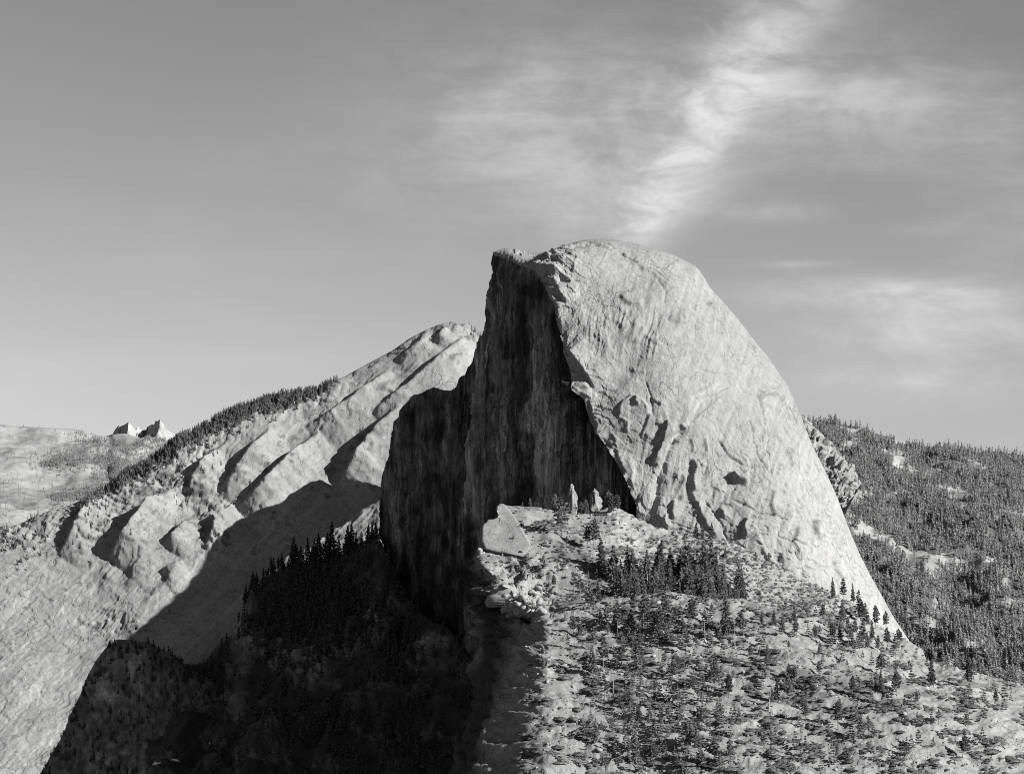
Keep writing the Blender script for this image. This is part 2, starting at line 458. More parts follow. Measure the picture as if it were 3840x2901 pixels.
SKYLINE = [(1848, 945, 4172), (1904, 930, 4200), (1994, 940, 4205), (2066, 944, 4200), (2094, 935, 4200), (2139, 913, 4205), (2202, 899, 4212), (2270, 895, 4220),
           (2338, 904, 4222), (2405, 918, 4225), (2482, 940, 4228), (2564, 974, 4230), (2618, 1008, 4230), (2643, 1044, 4225), (2668, 1085, 4220), (2699, 1117, 4215),
           (2731, 1153, 4210), (2777, 1208, 4205), (2830, 1278, 4200), (2882, 1340, 4195), (2922, 1400, 4190), (2958, 1454, 4185), (2985, 1513, 4180), (3012, 1581, 4172), (3048, 1671, 4160),
           (3093, 1762, 4145), (3134, 1852, 4130), (3170, 1945, 4115), (3206, 2036, 4100), (3261, 2150, 4080), (3306, 2230, 4060), (3351, 2312, 4040), (3396, 2380, 4020), (3470, 2500, 3990)]
ARETE = [(1856, 958, 4164), (1899, 971, 4110), (1949, 997, 4052), (1985, 1006, 4012), (2012, 1022, 3982), (2030, 1050, 3962), (2060, 1110, 3930), (2084, 1175, 3905),
         (2098, 1234, 3890), (2112, 1284, 3877), (2121, 1329, 3868), (2134, 1374, 3858), (2143, 1420, 3850), (2152, 1466, 3842), (2190, 1500, 3830), (2203, 1555, 3822), (2211, 1585, 3815),
         (2229, 1617, 3800), (2256, 1649, 3790), (2292, 1703, 3780), (2324, 1753, 3772), (2351, 1807, 3766), (2369, 1857, 3762), (2387, 1902, 3760), (2384, 1990, 3758), (2450, 2090, 3750), (2560, 2110, 3742),
         (2700, 2130, 3738), (2850, 2200, 3742), (3000, 2310, 3765), (3120, 2400, 3810), (3250, 2490, 3880), (3360, 2560, 3940), (3440, 2600, 3980)]


def pair_curves(n):
    """skyline and arete matched up by hand so that the rows of the surface run from one to the other"""
    s_at = [0.0, 0.05, 0.10, 0.16, 0.24, 0.34, 0.46, 0.60, 0.74, 0.88, 1.0]
    a_at = [0.0, 0.045, 0.085, 0.135, 0.22, 0.34, 0.46, 0.585, 0.72, 0.87, 1.0]
    t = np.linspace(0, 1, n)
    S = np.asarray(SKYLINE, float); A = np.asarray(ARETE, float)

    def arc(P):
        s = np.concatenate([[0], np.cumsum(np.linalg.norm(np.diff(P[:, :2], axis=0), axis=1))]); return s / s[-1]
    ts = np.interp(t, np.linspace(0, 1, len(s_at)), s_at); ta = np.interp(t, np.linspace(0, 1, len(a_at)), a_at)
    return pchip(arc(S), S, ts), pchip(arc(A), A, ta)


DOME_FEATS = [
    # exfoliation flakes along the broken rim
    ('L', [(2093, 1068), (2100, 1105), (2130, 1143)], -9, 40), ('L', [(2060, 1105), (2095, 1150), (2098, 1200), (2112, 1235)], -8, 30),
    ('L', [(2012, 1024), (2050, 1050), (2095, 1068)], -8, 60), ('L', [(1990, 1000), (2030, 1018), (2090, 1040), (2140, 1046)], -5, 30),
    ('L', [(2020, 985), (2080, 1000), (2150, 1010)], -4, 25), ('L', [(2000, 1012), (2060, 1030), (2110, 1045), (2150, 1065)], -5, 22),
    ('L', [(2060, 965), (2110, 985), (2160, 1012)], -4, 22), ('L', [(2090, 955), (2130, 940), (2180, 935), (2250, 945), (2300, 955)], -4, 18),
    ('L', [(2150, 930), (2210, 918), (2290, 940), (2330, 960)], -4, 22), ('L', [(2120, 970), (2160, 985), (2140, 1040)], -4, 22),
    ('L', [(2120, 1318), (2145, 1338), (2190, 1395), (2230, 1455)], -11, 60), ('L', [(2130, 1345), (2165, 1365), (2178, 1395)], -8, 28),
    ('L', [(2148, 1482), (2180, 1460), (2215, 1452)], -9, 30), ('L', [(2150, 1504), (2190, 1488), (2220, 1490)], -8, 25),
    ('L', [(2205, 1500), (2222, 1540), (2215, 1580)], -7, 30), ('L', [(2215, 1575), (2240, 1590), (2232, 1625), (2260, 1655)], -8, 26),
    # long cracks and arches over the shoulder of the dome
    ('L', [(2230, 920), (2300, 948), (2370, 990), (2430, 1030), (2480, 1050)], -2.4, 30), ('L', [(2360, 985), (2420, 1020), (2500, 1080), (2530, 1150)], -2.4, 24),
    ('L', [(2530, 985), (2580, 1010), (2605, 1040)], -4, 20), ('L', [(2520, 990), (2550, 1020), (2600, 1040)], 3, 20),
    ('L', [(2140, 1040), (2165, 1075), (2160, 1110), (2140, 1130)], 3, 20),
    ('L', [(2315, 1115), (2330, 1140), (2360, 1158), (2410, 1155)], -6, 30), ('L', [(2290, 1210), (2320, 1220), (2335, 1240)], -4, 22),
    ('L', [(2420, 1235), (2400, 1265), (2395, 1295)], 4, 26), ('L', [(2410, 1265), (2440, 1290), (2480, 1300)], -3, 24),
    ('L', [(2235, 1230), (2270, 1250), (2290, 1310), (2310, 1330)], 3, 30), ('L', [(2500, 1215), (2550, 1225), (2600, 1208)], -5, 26),
    ('L', [(2645, 1148), (2690, 1158), (2740, 1195)], -9, 22), ('L', [(2655, 1155), (2720, 1150), (2760, 1190)], -4, 14), ('L', [(2605, 1148), (2618, 1155)], 5, 12),
    ('L', [(2850, 1500), (2870, 1484), (2890, 1480), (2915, 1492), (2925, 1512)], -10, 22), ('L', [(2905, 1455), (2935, 1500), (2955, 1545)], -6, 20),
    ('L', [(2960, 1530), (2985, 1535), (3000, 1545)], -6, 14),
    # thin curved joints
    ('G', [(2220, 905), (2290, 935), (2360, 975), (2440, 1020), (2510, 1075)], 2.2, 4), ('G', [(2130, 945), (2190, 930), (2260, 935), (2330, 960), (2400, 1000)], 2.4, 4), ('G', [(2560, 985), (2600, 1030), (2640, 1090)], 2.2, 4),
    ('G', [(2850, 1500), (2870, 1580), (2880, 1660), (2885, 1740), (2892, 1810)], 2.2, 4), ('G', [(2930, 1560), (2955, 1620), (2975, 1690)], 2.0, 4), ('G', [(2810, 1560), (2825, 1640), (2850, 1720), (2890, 1790)], 2.0, 4),
    ('G', [(2690, 1640), (2720, 1690), (2790, 1740), (2860, 1750)], 2.4, 4), ('G', [(2770, 1690), (2830, 1650), (2870, 1620)], 2.0, 4), ('G', [(2560, 1120), (2600, 1150), (2660, 1160)], 2.0, 4), ('G', [(2460, 1060), (2490, 1100), (2480, 1150)], 2.0, 4),
    ('G', [(2440, 1330), (2520, 1340), (2600, 1320)], 1.8, 4), ('G', [(2620, 1380), (2680, 1400), (2760, 1400)], 1.8, 4), ('G', [(2740, 1880), (2830, 1930), (2960, 1960)], 2.2, 4), ('G', [(2900, 2020), (2990, 2050), (3080, 2060)], 2.2, 4), ('G', [(3000, 1800), (3020, 1900), (3050, 1990)], 2.0, 4),
    ('G', [(2640, 1880), (2700, 1960), (2730, 2040)], 2.4, 4), ('G', [(2420, 1420), (2440, 1480), (2450, 1560)], 2.0, 4), ('L', [(2470, 1290), (2540, 1300), (2600, 1285)], -2.5, 20), ('L', [(2700, 1260), (2760, 1275), (2800, 1300)], -3, 20), ('L', [(2350, 1380), (2420, 1395), (2480, 1385)], -2.5, 20),
    ('L', [(2890, 1840), (2880, 1900), (2900, 1960)], -5, 20), ('L', [(2980, 1980), (2960, 2040), (2985, 2100)], -6, 22), ('L', [(2840, 2060), (2870, 2100), (2920, 2130)], -5, 18), ('L', [(3090, 1960), (3110, 2020), (3140, 2060)], -5, 16), ('L', [(3010, 1700), (3030, 1730), (3040, 1770)], -4, 16),
    # round scar
    ('L', [(2320, 1570), (2318, 1530), (2335, 1500), (2365, 1482), (2400, 1488), (2425, 1520), (2435, 1545)], 5.5, 40), ('L', [(2380, 1485), (2378, 1510), (2392, 1520)], -8, 14),
    ('L', [(2330, 1560), (2360, 1580), (2355, 1620)], 6, 20), ('L', [(2435, 1545), (2420, 1600), (2400, 1640)], -5, 24),
    # pale gully and its slots
    ('L', [(2500, 1575), (2485, 1620), (2470, 1680), (2442, 1740)], -12, 34), ('L', [(2495, 1540), (2510, 1600), (2490, 1660)], 6, 20),
    ('G', [(2580, 1600), (2520, 1650), (2490, 1730), (2470, 1800), (2450, 1870), (2420, 1960)], 7, 16), ('L', [(2545, 1590), (2560, 1605), (2575, 1606)], -8, 12),
    ('L', [(2530, 1650), (2545, 1655), (2555, 1645)], -8, 10), ('L', [(2600, 1715), (2595, 1760), (2586, 1800), (2592, 1850)], -12, 24),
    ('L', [(2612, 1720), (2620, 1745), (2630, 1760)], -7, 16), ('L', [(2545, 1750), (2565, 1800), (2560, 1880)], 6, 26),
    ('L', [(2495, 1925), (2480, 1960), (2500, 1990)], -8, 22), ('L', [(2520, 1875), (2512, 1920), (2522, 1955)], -10, 26), ('L', [(2460, 1930), (2490, 1965), (2505, 2000)], -7, 20),
    ('L', [(2575, 1830), (2610, 1900), (2650, 1980), (2690, 2020)], -6, 30), ('L', [(2690, 1920), (2705, 1925), (2706, 1945)], -10, 12),
    ('L', [(2740, 1770), (2733, 1785), (2750, 1815), (2795, 1826)], -16, 36), ('L', [(2955, 1680), (2962, 1700), (2950, 1710), (2962, 1740), (2958, 1775)], -8, 20),
    ('L', [(3034, 1805), (3045, 1840), (3065, 1865), (3082, 1885)], -8, 22), ('L', [(2870, 1690), (2890, 1720), (2890, 1760)], 3, 25),
    ('L', [(2790, 1950), (2778, 1990), (2785, 2030)], -10, 24), ('L', [(2800, 1975), (2830, 2010), (2860, 2070)], 6, 24), ('L', [(3045, 1950), (3042, 1990), (3060, 2030)], -9, 22),
    ('L', [(3100, 2100), (3125, 2130), (3150, 2180)], -6, 18), ('L', [(2890, 1930), (2960, 1945), (3020, 1945)], -4, 25), ('L', [(2700, 1890), (2740, 1900), (2800, 1890)], -4, 18),
    ('L', [(2660, 1830), (2690, 1840), (2720, 1855)], -4, 16), ('L', [(2590, 1920), (2630, 1925)], -5, 12), ('L', [(2590, 1640), (2600, 1700)], -5, 12),
    ('L', [(2740, 1460), (2690, 1500), (2620, 1560), (2580, 1600)], -4, 20), ('L', [(2700, 1430), (2640, 1475), (2590, 1540), (2575, 1590)], 4, 20),
    ('L', [(2760, 1440), (2700, 1470), (2650, 1500)], -4, 14), ('L', [(2830, 1520), (2870, 1600), (2890, 1680)], 2.5, 26), ('L', [(2640, 1640), (2650, 1720), (2645, 1800)], -4, 18),
    ('L', [(2440, 1500), (2470, 1510), (2480, 1525)], -5, 14), ('L', [(2455, 1590), (2490, 1595), (2500, 1580)], -6, 14),
    ('L', [(2300, 1620), (2310, 1680), (2330, 1740), (2345, 1800)], -4, 20), ('L', [(2360, 1700), (2380, 1770), (2370, 1830)], 4, 18),
]


def build_dome():
    nc, nr = 690, 430
    S, A = pair_curves(nc)
    w = np.linspace(0, 1, nr)[:, None]
    r = w ** 1.25
    g = np.sqrt(np.clip(1 - (1 - r) ** 2, 0, 1)) ** 0.92
    px = S[None, :, 0] * (1 - r) + A[None, :, 0] * r
    py = S[None, :, 1] * (1 - r) + A[None, :, 1] * r
    D = S[None, :, 2] + (A[None, :, 2] - S[None, :, 2]) * g
    # broad swells: the flat-topped lip by the rim, the saddle before the summit, the bulging south shoulder
    co = unproj(px, py, D)
    n = grid_normals(co)
    u = np.broadcast_to(np.linspace(0, 1, nc)[None], px.shape)
    rim = np.clip(np.minimum(r * 12, 1), 0, 1)
    inner = rim * np.ones_like(px)
    # general relief
    d = 8 * fbm(co / 170, 2) + 1.0 * fbm(co / 45, 2)
    # flutes: shallow runnels down the middle of the sunlit side
    fx = px + 0.22 * (py - 1150) + 14 * vn(pl(px / 80, py / 120, 3.3))
    mid = np.exp(-((px - 2400) / 190) ** 2 - ((py - 1230) / 150) ** 2) + 0.55 * np.exp(-((px - 2230) / 80) ** 2 - ((py - 1290) / 110) ** 2)
    pm = sstep(fbm(pl(px / 70, py / 55, 6.6), 2), -.35, .45)
    d += 2.3 * mid * pm * ridged(pl(fx / 19, py / 110, 1.1), 2) + .9 * mid * ridged(pl(fx / 9.5, py / 60, 4.1), 2)
    low = sstep(py, 1450, 1700) * sstep(px, 2250, 2330)
    fx2 = px + 0.30 * (py - 1700) + 12 * vn(pl(px / 60, py / 100, 9.3))
    d += 1.6 * low * ridged(pl(fx2 / 24, py / 240, 2.7), 3)
    # onion-skin sheets: stepped plates whose broken edges face downhill and towards the rim
    q = fbm(pl(px / 150 + py / 500 + .12 * vn(pl(px / 20, py / 20, 1)), py / 120 - px / 420, 6.1), 3) * 3.0
    st = np.floor(q); fr = q - st
    sheet = st + sstep(fr, 0.0, 0.045)
    rough = 0.35 + 0.65 * sstep(py, 1400, 1900) + 0.5 * sstep(2230 - px + 0.25 * (py - 1000), 0, 120)
    d += 2.4 * sheet * np.clip(rough, 0, 1.2)
    q2 = fbm(pl(px / 46 + py / 240, py / 58 - px / 180, 2.9), 3) * 2.0
    st2 = np.floor(q2); d += 1.0 * (st2 + sstep(q2 - st2, 0, 0.1)) * np.clip(rough - 0.15, 0, 1)
    # blocky broken rim near the lip
    lip = np.exp(-((px - 2080) / 80) ** 2 - ((py - 1000) / 55) ** 2)
    q3 = fbm(pl(px / 40, py / 13, 3.9), 3) * 1.8; st3 = np.floor(q3)
    d += 3.4 * lip * (st3 + sstep(q3 - st3, 0, 0.3))
    d += 0.5 * fbm(co / 11, 3) + .3 * ridged(pl(fx2 / 7, py / 40, 1.7), 2)
    d += 1.75 * carve(px, py, DOME_FEATS)
    d *= inner
    # arete: ragged edge
    edge = sstep(r, 0.965, 1.0) * (u < 0.70)
    d += edge * 6 * fbm(pl(px / 26, py / 26, 8.8), 3)
    co2 = co + n * d[..., None]
    # tone: mineral staining of the rock, and paler and darker areas
    tone = 1.0 + 0.08 * fbm(co / 150, 3) + 0.15 * fbm(pl(fx2 / 9, py / 110, 5.5), 3) + .07 * fbm(pl(px / 5, py / 7, 2.2), 2)
    tone -= .22 * sstep(fbm(pl(fx2 / 7, py / 160, 8.5), 2), .45, .8) * sstep(py, 1350, 1500)
    wht = sstep(px - 0.35 * (py - 2000) * 0.4, 2850, 3080) * sstep(py, 1550, 1900)
    tone += 0.22 * wht  # paler towards the lower right
    band = sstep(py, 1000, 1080) * (1 - sstep(py, 1300, 1420)) * sstep(px, 2180, 2260) * (1 - sstep(px, 2480, 2650))
    tone -= 0.07 * band
    dd, _, tt = poly_sd(px, py, [(2575, 1590), (2520, 1650), (2490, 1730), (2470, 1800), (2450, 1880), (2415, 1965)])
    tone += 0.42 * np.exp(-(dd / 15) ** 2) * (0.6 + 0.4 * vn(pl(px / 9, py / 40, 1.0)))
    for ln in ([(2580, 1600), (2575, 1540), (2600, 1490), (2650, 1465), (2720, 1420)], [(2590, 1560), (2620, 1510), (2690, 1470), (2740, 1430)],
               [(2655, 1620), (2650, 1700), (2640, 1800)], [(2575, 1780), (2560, 1830), (2565, 1880)], [(2370, 1700), (2378, 1760), (2370, 1820)], [(2200, 1450), (2260, 1500), (2290, 1440)],
               [(2290, 1420), (2300, 1470), (2290, 1500)], [(2410, 1490), (2430, 1520), (2438, 1560)]):
        dd, _, tt = poly_sd(px + 6 * vn(pl(px / 30, py / 30, 2.0)), py, ln)
        tone += 0.28 * np.exp(-(dd / 4.5) ** 2) * np.minimum(1, 6 * np.minimum(tt, 1 - tt))
    tone = np.clip(tone, 0.5, 1.65)
    # the far side, falling away behind the skyline
    nb = 46
    rb = (np.linspace(0, 1, nb + 1)[1:, None]) ** 1.4
    gb = np.sqrt(np.clip(1 - (1 - rb) ** 2, 0, 1))
    pxb = S[None, :, 0] * (1 - 0.8 * rb) + A[None, :, 0] * 0.8 * rb
    pyb = S[None, :, 1] * (1 - rb) + (A[None, :, 1] + 150) * rb
    Db = S[None, :, 2] + 330 * gb
    cob = unproj(pxb, pyb, Db) + 6 * np.stack([vn(unproj(pxb, pyb, Db) / 60)] * 3, -1) * np.minimum(rb * 5, 1)[..., None]
    full = np.concatenate([cob[::-1], co2], 0)
    tn = np.concatenate([np.ones(pxb.shape), tone], 0)
    o = grid_object('dome_mountain', full, M_DOME, tn)
    tag(o, 'great bare granite dome with its left half sheared away', 'mountain', kind='structure')
    return o


def face_depth(px):
    return np.interp(px, [1380, 1440, 1560, 1740, 1830, 1858, 2000, 2066, 2143, 2200, 2260, 2420], [4730, 4655, 4515, 4290, 4199, 4164, 3995, 3925, 3856, 3850, 3852, 3862])


FACE_LEFT = [(1858, 955), (1852, 999), (1856, 1022), (1843, 1058), (1831, 1121), (1824, 1175), (1820, 1221), (1809, 1279), (1801, 1330), (1792, 1403), (1783, 1494), (1774, 1584), (1760, 1670), (1749, 1760), (1742, 1828), (1740, 1900), (1730, 2100), (1720, 2400), (1700, 2700)]
FACE_RIGHT = [(1870, 950), (1903, 972), (1955, 998), (1990, 1008), (2018, 1024), (2040, 1050), (2075, 1110), (2100, 1175), (2115, 1234), (2130, 1300), (2150, 1374), (2160, 1440), (2230, 1500), (2260, 1600), (2330, 1650), (2390, 1720), (2430, 1800), (2440, 2000), (2300, 2150), (2100, 2400), (2050, 2700)]
FACE_TOP = [(1858, 955), (1899, 969), (1949, 994), (1985, 1003), (2012, 1018), (2034, 1046), (2064, 1106), (2088, 1172), (2102, 1230), (2116, 1282), (2126, 1329), (2138, 1374), (2148, 1420), (2158, 1462), (2196, 1496), (2212, 1555), (2234, 1610), (2262, 1642), (2300, 1698), (2332, 1748), (2360, 1802), (2378, 1855), (2396, 1900), (2440, 1990)]


def build_face():
    nr, nc = 420, 270
    # columns run down the wall; the top of each column follows the rim
    top = resample([(x, y, 0) for x, y in FACE_TOP], nc)
    # left outline as first column
    c = np.linspace(0, 1, nc)
    t = np.linspace(0, 1, nr)[:, None]
    bot_y = np.interp(c, [0, 0.3, 1.0], [2700, 2700, 2250])
    # x of column at height y: at the top = rim, spreading towards the base
    px0 = top[None, :, 0]; py0 = top[None, :, 1]
    py = py0 + (bot_y[None] - py0) * t
    lx = lerp_curve(FACE_LEFT, py, 1)
    # right-hand columns drop straight down, left-hand ones follow the outline
    wgt = (1 - c[None]) ** 1.6
    lx0 = lerp_curve(FACE_LEFT, np.maximum(py0, 955), 1)
    px = px0 + (lx - lx0) * wgt
    px = np.maximum(px, lx)
    D = face_depth(px) + 4
    co = unproj(px, py, D)
    n = grid_normals(co)
    flu = 4 * ridged(pl(px / 60, py / 600, 2.1), 2) + 2.0 * ridged(pl(px / 21 + 3 * vn(pl(px / 70, py / 200, 1)), py / 260, 5.3), 3) + 1.2 * fbm(pl(px / 7, py / 90, 7), 3)
    qf = fbm(pl(px / 34, py / 130, 9.2), 3) * 2.4; sf = np.floor(qf); flu += 3.5 * (sf + sstep(qf - sf, 0, .08))
    qf = fbm(pl(px / 16, py / 40, 4.2), 2) * 2.0; sf = np.floor(qf); flu += 1.3 * (sf + sstep(qf - sf, 0, .15))
    d = flu * (0.4 + 0.6 * sstep(py, 1000, 1300)) + 5 * fbm(co / 90, 3)
    d += carve(px, py, [('L', [(2008, 1500), (2000, 1600), (1990, 1700), (1992, 1750)], 7, 60), ('L', [(1965, 1240), (1975, 1400), (1985, 1500)], -5, 30), ('L', [(2060, 1600), (2052, 1700), (2052, 1800)], 5, 16),
                        ('L', [(1858, 1230), (1862, 1260)], -6, 10), ('B', [(1868, 1020), (1895, 1070)], 5, 18), ('L', [(1930, 985), (2000, 1030), (2040, 1080)], 8, 20)])
    d *= np.minimum(t * 30, 1)
    co = co + n * d[..., None]
    # water streaks, lichen
    s1 = fbm(pl(px / 34, py / 420, 3.0), 4); s2 = fbm(pl(px / 8, py / 170, 8.0), 3)
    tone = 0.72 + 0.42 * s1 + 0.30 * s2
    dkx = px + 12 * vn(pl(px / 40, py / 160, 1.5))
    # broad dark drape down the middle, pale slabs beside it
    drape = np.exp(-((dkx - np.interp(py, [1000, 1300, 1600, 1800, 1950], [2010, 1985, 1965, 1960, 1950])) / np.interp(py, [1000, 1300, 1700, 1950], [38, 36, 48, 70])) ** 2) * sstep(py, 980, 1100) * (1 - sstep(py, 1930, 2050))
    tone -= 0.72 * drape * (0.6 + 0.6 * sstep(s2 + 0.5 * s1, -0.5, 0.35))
    for ln in ([(1992, 1300), (1998, 1500), (1990, 1640)], [(1975, 1240), (1978, 1420), (1975, 1560)]):
        dd, _, tt = poly_sd(dkx, py, ln)
        tone += 0.42 * np.exp(-(dd / 6) ** 2) * np.minimum(1, 4 * np.minimum(tt, 1 - tt)) * sstep(s2, -0.6, 0.3)
    pale = np.exp(-((dkx - np.interp(py, [1300, 1700, 2000], [2040, 2050, 2060])) / 45) ** 2) * sstep(py, 1180, 1400)
    tone += 0.45 * pale * (1 - .5 * sstep(py, 1850, 2000))
    lp = np.exp(-((px - lx - 18) / 20) ** 2) * sstep(py, 1150, 1350)
    tone += 0.40 * lp * (1 - sstep(py, 1700, 1950))
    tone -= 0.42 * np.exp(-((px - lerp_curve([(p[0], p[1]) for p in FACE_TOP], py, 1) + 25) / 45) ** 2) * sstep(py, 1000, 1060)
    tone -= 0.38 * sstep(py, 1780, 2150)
    fine_ = fbm(pl(px / 4.5, py / 120, 2.5), 2)
    tone = tone * (1 + .28 * fine_) + .16 * fbm(pl(px / 22, py / 34, 5.0), 4) + .10 * sstep(np.abs(fbm(pl(px / 40, py / 70, 7.5), 3)), .06, 0.0)
    tone = np.clip(tone, 0.10, 1.7)
    # the edge turns back round the corner of the wall
    k = 14
    q = np.linspace(0, 1, k + 1)[1:][::-1][None]
    e = co[:, :1]
    wrap = e + np.concatenate([0.06 * 260 * q ** 1.5 * np.ones((nr, 1)), 260 * q * np.ones((nr, 1)), 0 * q * np.ones((nr, 1))], 0).reshape(3, nr, k).transpose(1, 2, 0)
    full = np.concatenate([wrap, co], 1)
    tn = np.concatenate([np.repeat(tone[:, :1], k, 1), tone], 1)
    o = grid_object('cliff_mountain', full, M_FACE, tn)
    tag(o, 'sheer dark cliff face below the dome, in shade and streaked', 'cliff', kind='structure')


SHOULDER_TOP = [(1440, 1900), (1446, 1860), (1449, 1828), (1453, 1774), (1467, 1733), (1482, 1692), (1491, 1647), (1494, 1607), (1503, 1570), (1512, 1549), (1525, 1543), (1532, 1507), (1538, 1487), (1553, 1482), (1580, 1471), (1598, 1462), (1625, 1453), (1652, 1457), (1666, 1466), (1693, 1462), (1711, 1446),
                (1720, 1421), (1742, 1403), (1754, 1376), (1772, 1353), (1778, 1333), (1797, 1330), (1815, 1300), (1850, 1280)]


def build_shoulder():
    nr, nc = 260, 240
    t = np.linspace(0, 1, nr)[:, None]
    top = np.asarray([(x, y) for x, y in SHOULDER_TOP], float)
    s = np.concatenate([[0], np.cumsum(np.linalg.norm(np.diff(top, axis=0), axis=1))]); s /= s[-1]
    c = np.linspace(0, 1, nc)
    tp = np.stack([np.interp(c, s, top[:, 0]), np.interp(c, s, top[:, 1])], -1)
    ragged = 4 * fbm(pl(c * 40, c * 0, 2.0), 3)
    py0 = (tp[:, 1] + np.where(c > 0.3, ragged, 0))[None]
    py = py0 + (2420 - py0) * t
    # left outline leans out towards the base
    lean = np.interp(py, [1480, 1900, 2000, 2100, 2420], [0, 0, -14, 6, 90])
    px = tp[None, :, 0] + lean * (1 - c[None]) ** 2 + (py - py0) * 0.02
    D = np.interp(px, [1400, 1440, 1500, 1560, 1700, 1850], [4790, 4720, 4640, 4600, 4440, 4330]) + 30 * sstep(np.abs(px - 1640), 0, 140) - 0.06 * (py - 1500)
    co = unproj(px, py, D); n = grid_normals(co)
    d = 10 * fbm(co / 80, 4) + 5 * ridged(pl(px / 30, py / 300, 1.2), 3) + 9 * sstep(1560 - px, -10, 40) + 2 * fbm(co / 14, 3)
    d += carve(px, py, [('L', [(1552, 1490), (1556, 1600), (1545, 1700), (1530, 1850), (1540, 2000)], 14, 60)])
    co = co + n * (d * np.minimum(t * 25, 1))[..., None]
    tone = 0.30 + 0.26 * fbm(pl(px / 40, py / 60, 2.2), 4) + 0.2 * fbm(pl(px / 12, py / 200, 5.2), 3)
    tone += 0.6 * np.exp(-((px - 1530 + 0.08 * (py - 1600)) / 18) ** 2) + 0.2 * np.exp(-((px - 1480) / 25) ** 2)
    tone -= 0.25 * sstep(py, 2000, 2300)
    # flat back behind the broken crest
    back = co[:1] + np.array([20, 90, -30.])[None, None] * np.linspace(1, 0.1, 8)[:, None, None]
    full = np.concatenate([back, co], 0); tn = np.concatenate([np.repeat(tone[:1], 8, 0), tone], 0)
    k = 10; q = np.linspace(1, 0.08, k)
    wrap = full[:, :1] + np.stack([40 * q ** 1.4, 240 * q, -20 * q], -1)[None]
    full = np.concatenate([wrap, full], 1); tn = np.concatenate([np.repeat(tn[:, :1], k, 1), tn], 1)
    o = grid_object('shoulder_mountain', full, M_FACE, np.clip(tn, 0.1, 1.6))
    tag(o, 'dark broken rock buttress left of the tall cliff', 'cliff', kind='structure')


build_dome()
build_face()
build_shoulder()

# ------------------------------------------------------------------ the long granite slope behind, and its hidden spur

CREST = [(-300, 2120), (-100, 2035), (0, 1990), (150, 1935), (284, 1885), (400, 1832), (480, 1775), (560, 1722), (668, 1650), (760, 1597), (833, 1556), (960, 1515), (1080, 1490), (1198, 1466), (1285, 1415), (1380, 1362), (1476, 1311), (1530, 1272), (1597, 1236), (1650, 1215),
         (1693, 1210), (1745, 1216), (1775, 1240), (1805, 1259), (1880, 1300), (1980, 1350)]
SLOPE_FEATS = [
    ('L', [(1765, 1258), (1700, 1300), (1620, 1375), (1540, 1448), (1470, 1505), (1400, 1560)], -62, 130, 4), ('L', [(1460, 1390), (1381, 1457), (1300, 1520), (1227, 1565), (1150, 1610)], -55, 120, 4),
    ('L', [(1515, 1540), (1440, 1605), (1385, 1665), (1330, 1735), (1270, 1840)], -115, 120, 5), ('L', [(1200, 1625), (1110, 1695), (1040, 1770), (960, 1850), (890, 1910)], -105, 130, 5),
    ('L', [(1020, 1612), (950, 1680), (890, 1755), (825, 1860)], -78, 100, 5), ('L', [(810, 1680), (750, 1745), (695, 1845)], -62, 70, 5), ('L', [(650, 1840), (560, 1905), (500, 2000), (410, 2095)], -125, 90, 5),
    ('L', [(390, 1845), (340, 1900), (290, 1980), (220, 2080)], -70, 70, 5), ('L', [(870, 1895), (805, 1960), (800, 2020), (765, 2065)], -85, 60, 5), ('L', [(725, 1950), (680, 2000), (630, 2065)], -70, 50, 5),
    ('L', [(695, 2118), (650, 2140), (615, 2155)], -45, 40, 5), ('L', [(1610, 1245), (1560, 1300), (1490, 1350)], -26, 40, 4), ('L', [(1670, 1230), (1635, 1290)], -40, 40, 4), ('L', [(1710, 1222), (1690, 1260)], -26, 30, 4),
    ('L', [(1240, 1530), (1150, 1600), (1060, 1670)], -16, 60, 4), ('L', [(1080, 1540), (960, 1640), (880, 1720)], -14, 50, 4), ('L', [(870, 1635), (800, 1700), (730, 1770)], -18, 40, 4), ('L', [(1600, 1330), (1500, 1420), (1400, 1490)], -12, 50, 4),
    ('B', [(1170, 1720), (1110, 1790)], 7, 60), ('B', [(1410, 1750), (1340, 1830)], 7, 60), ('B', [(640, 1900), (600, 1940)], 7, 40), ('B', [(790, 1920), (760, 1990)], 7, 40),
    ('L', [(350, 2140), (430, 2190), (520, 2200), (620, 2190)], -10, 40, 4), ('L', [(380, 2230), (440, 2250), (480, 2235)], -9, 30, 4), ('L', [(400, 2290), (440, 2330), (540, 2330)], -12, 50, 4), ('L', [(290, 2330), (360, 2350), (420, 2340)], -12, 40, 4), ('L', [(540, 2100), (500, 2160), (470, 2220)], -10, 30, 4),
    ('L', [(700, 2100), (640, 2180), (560, 2250), (520, 2310)], -14, 40, 4), ('L', [(480, 2060), (430, 2130), (370, 2200)], -12, 40, 4),
]


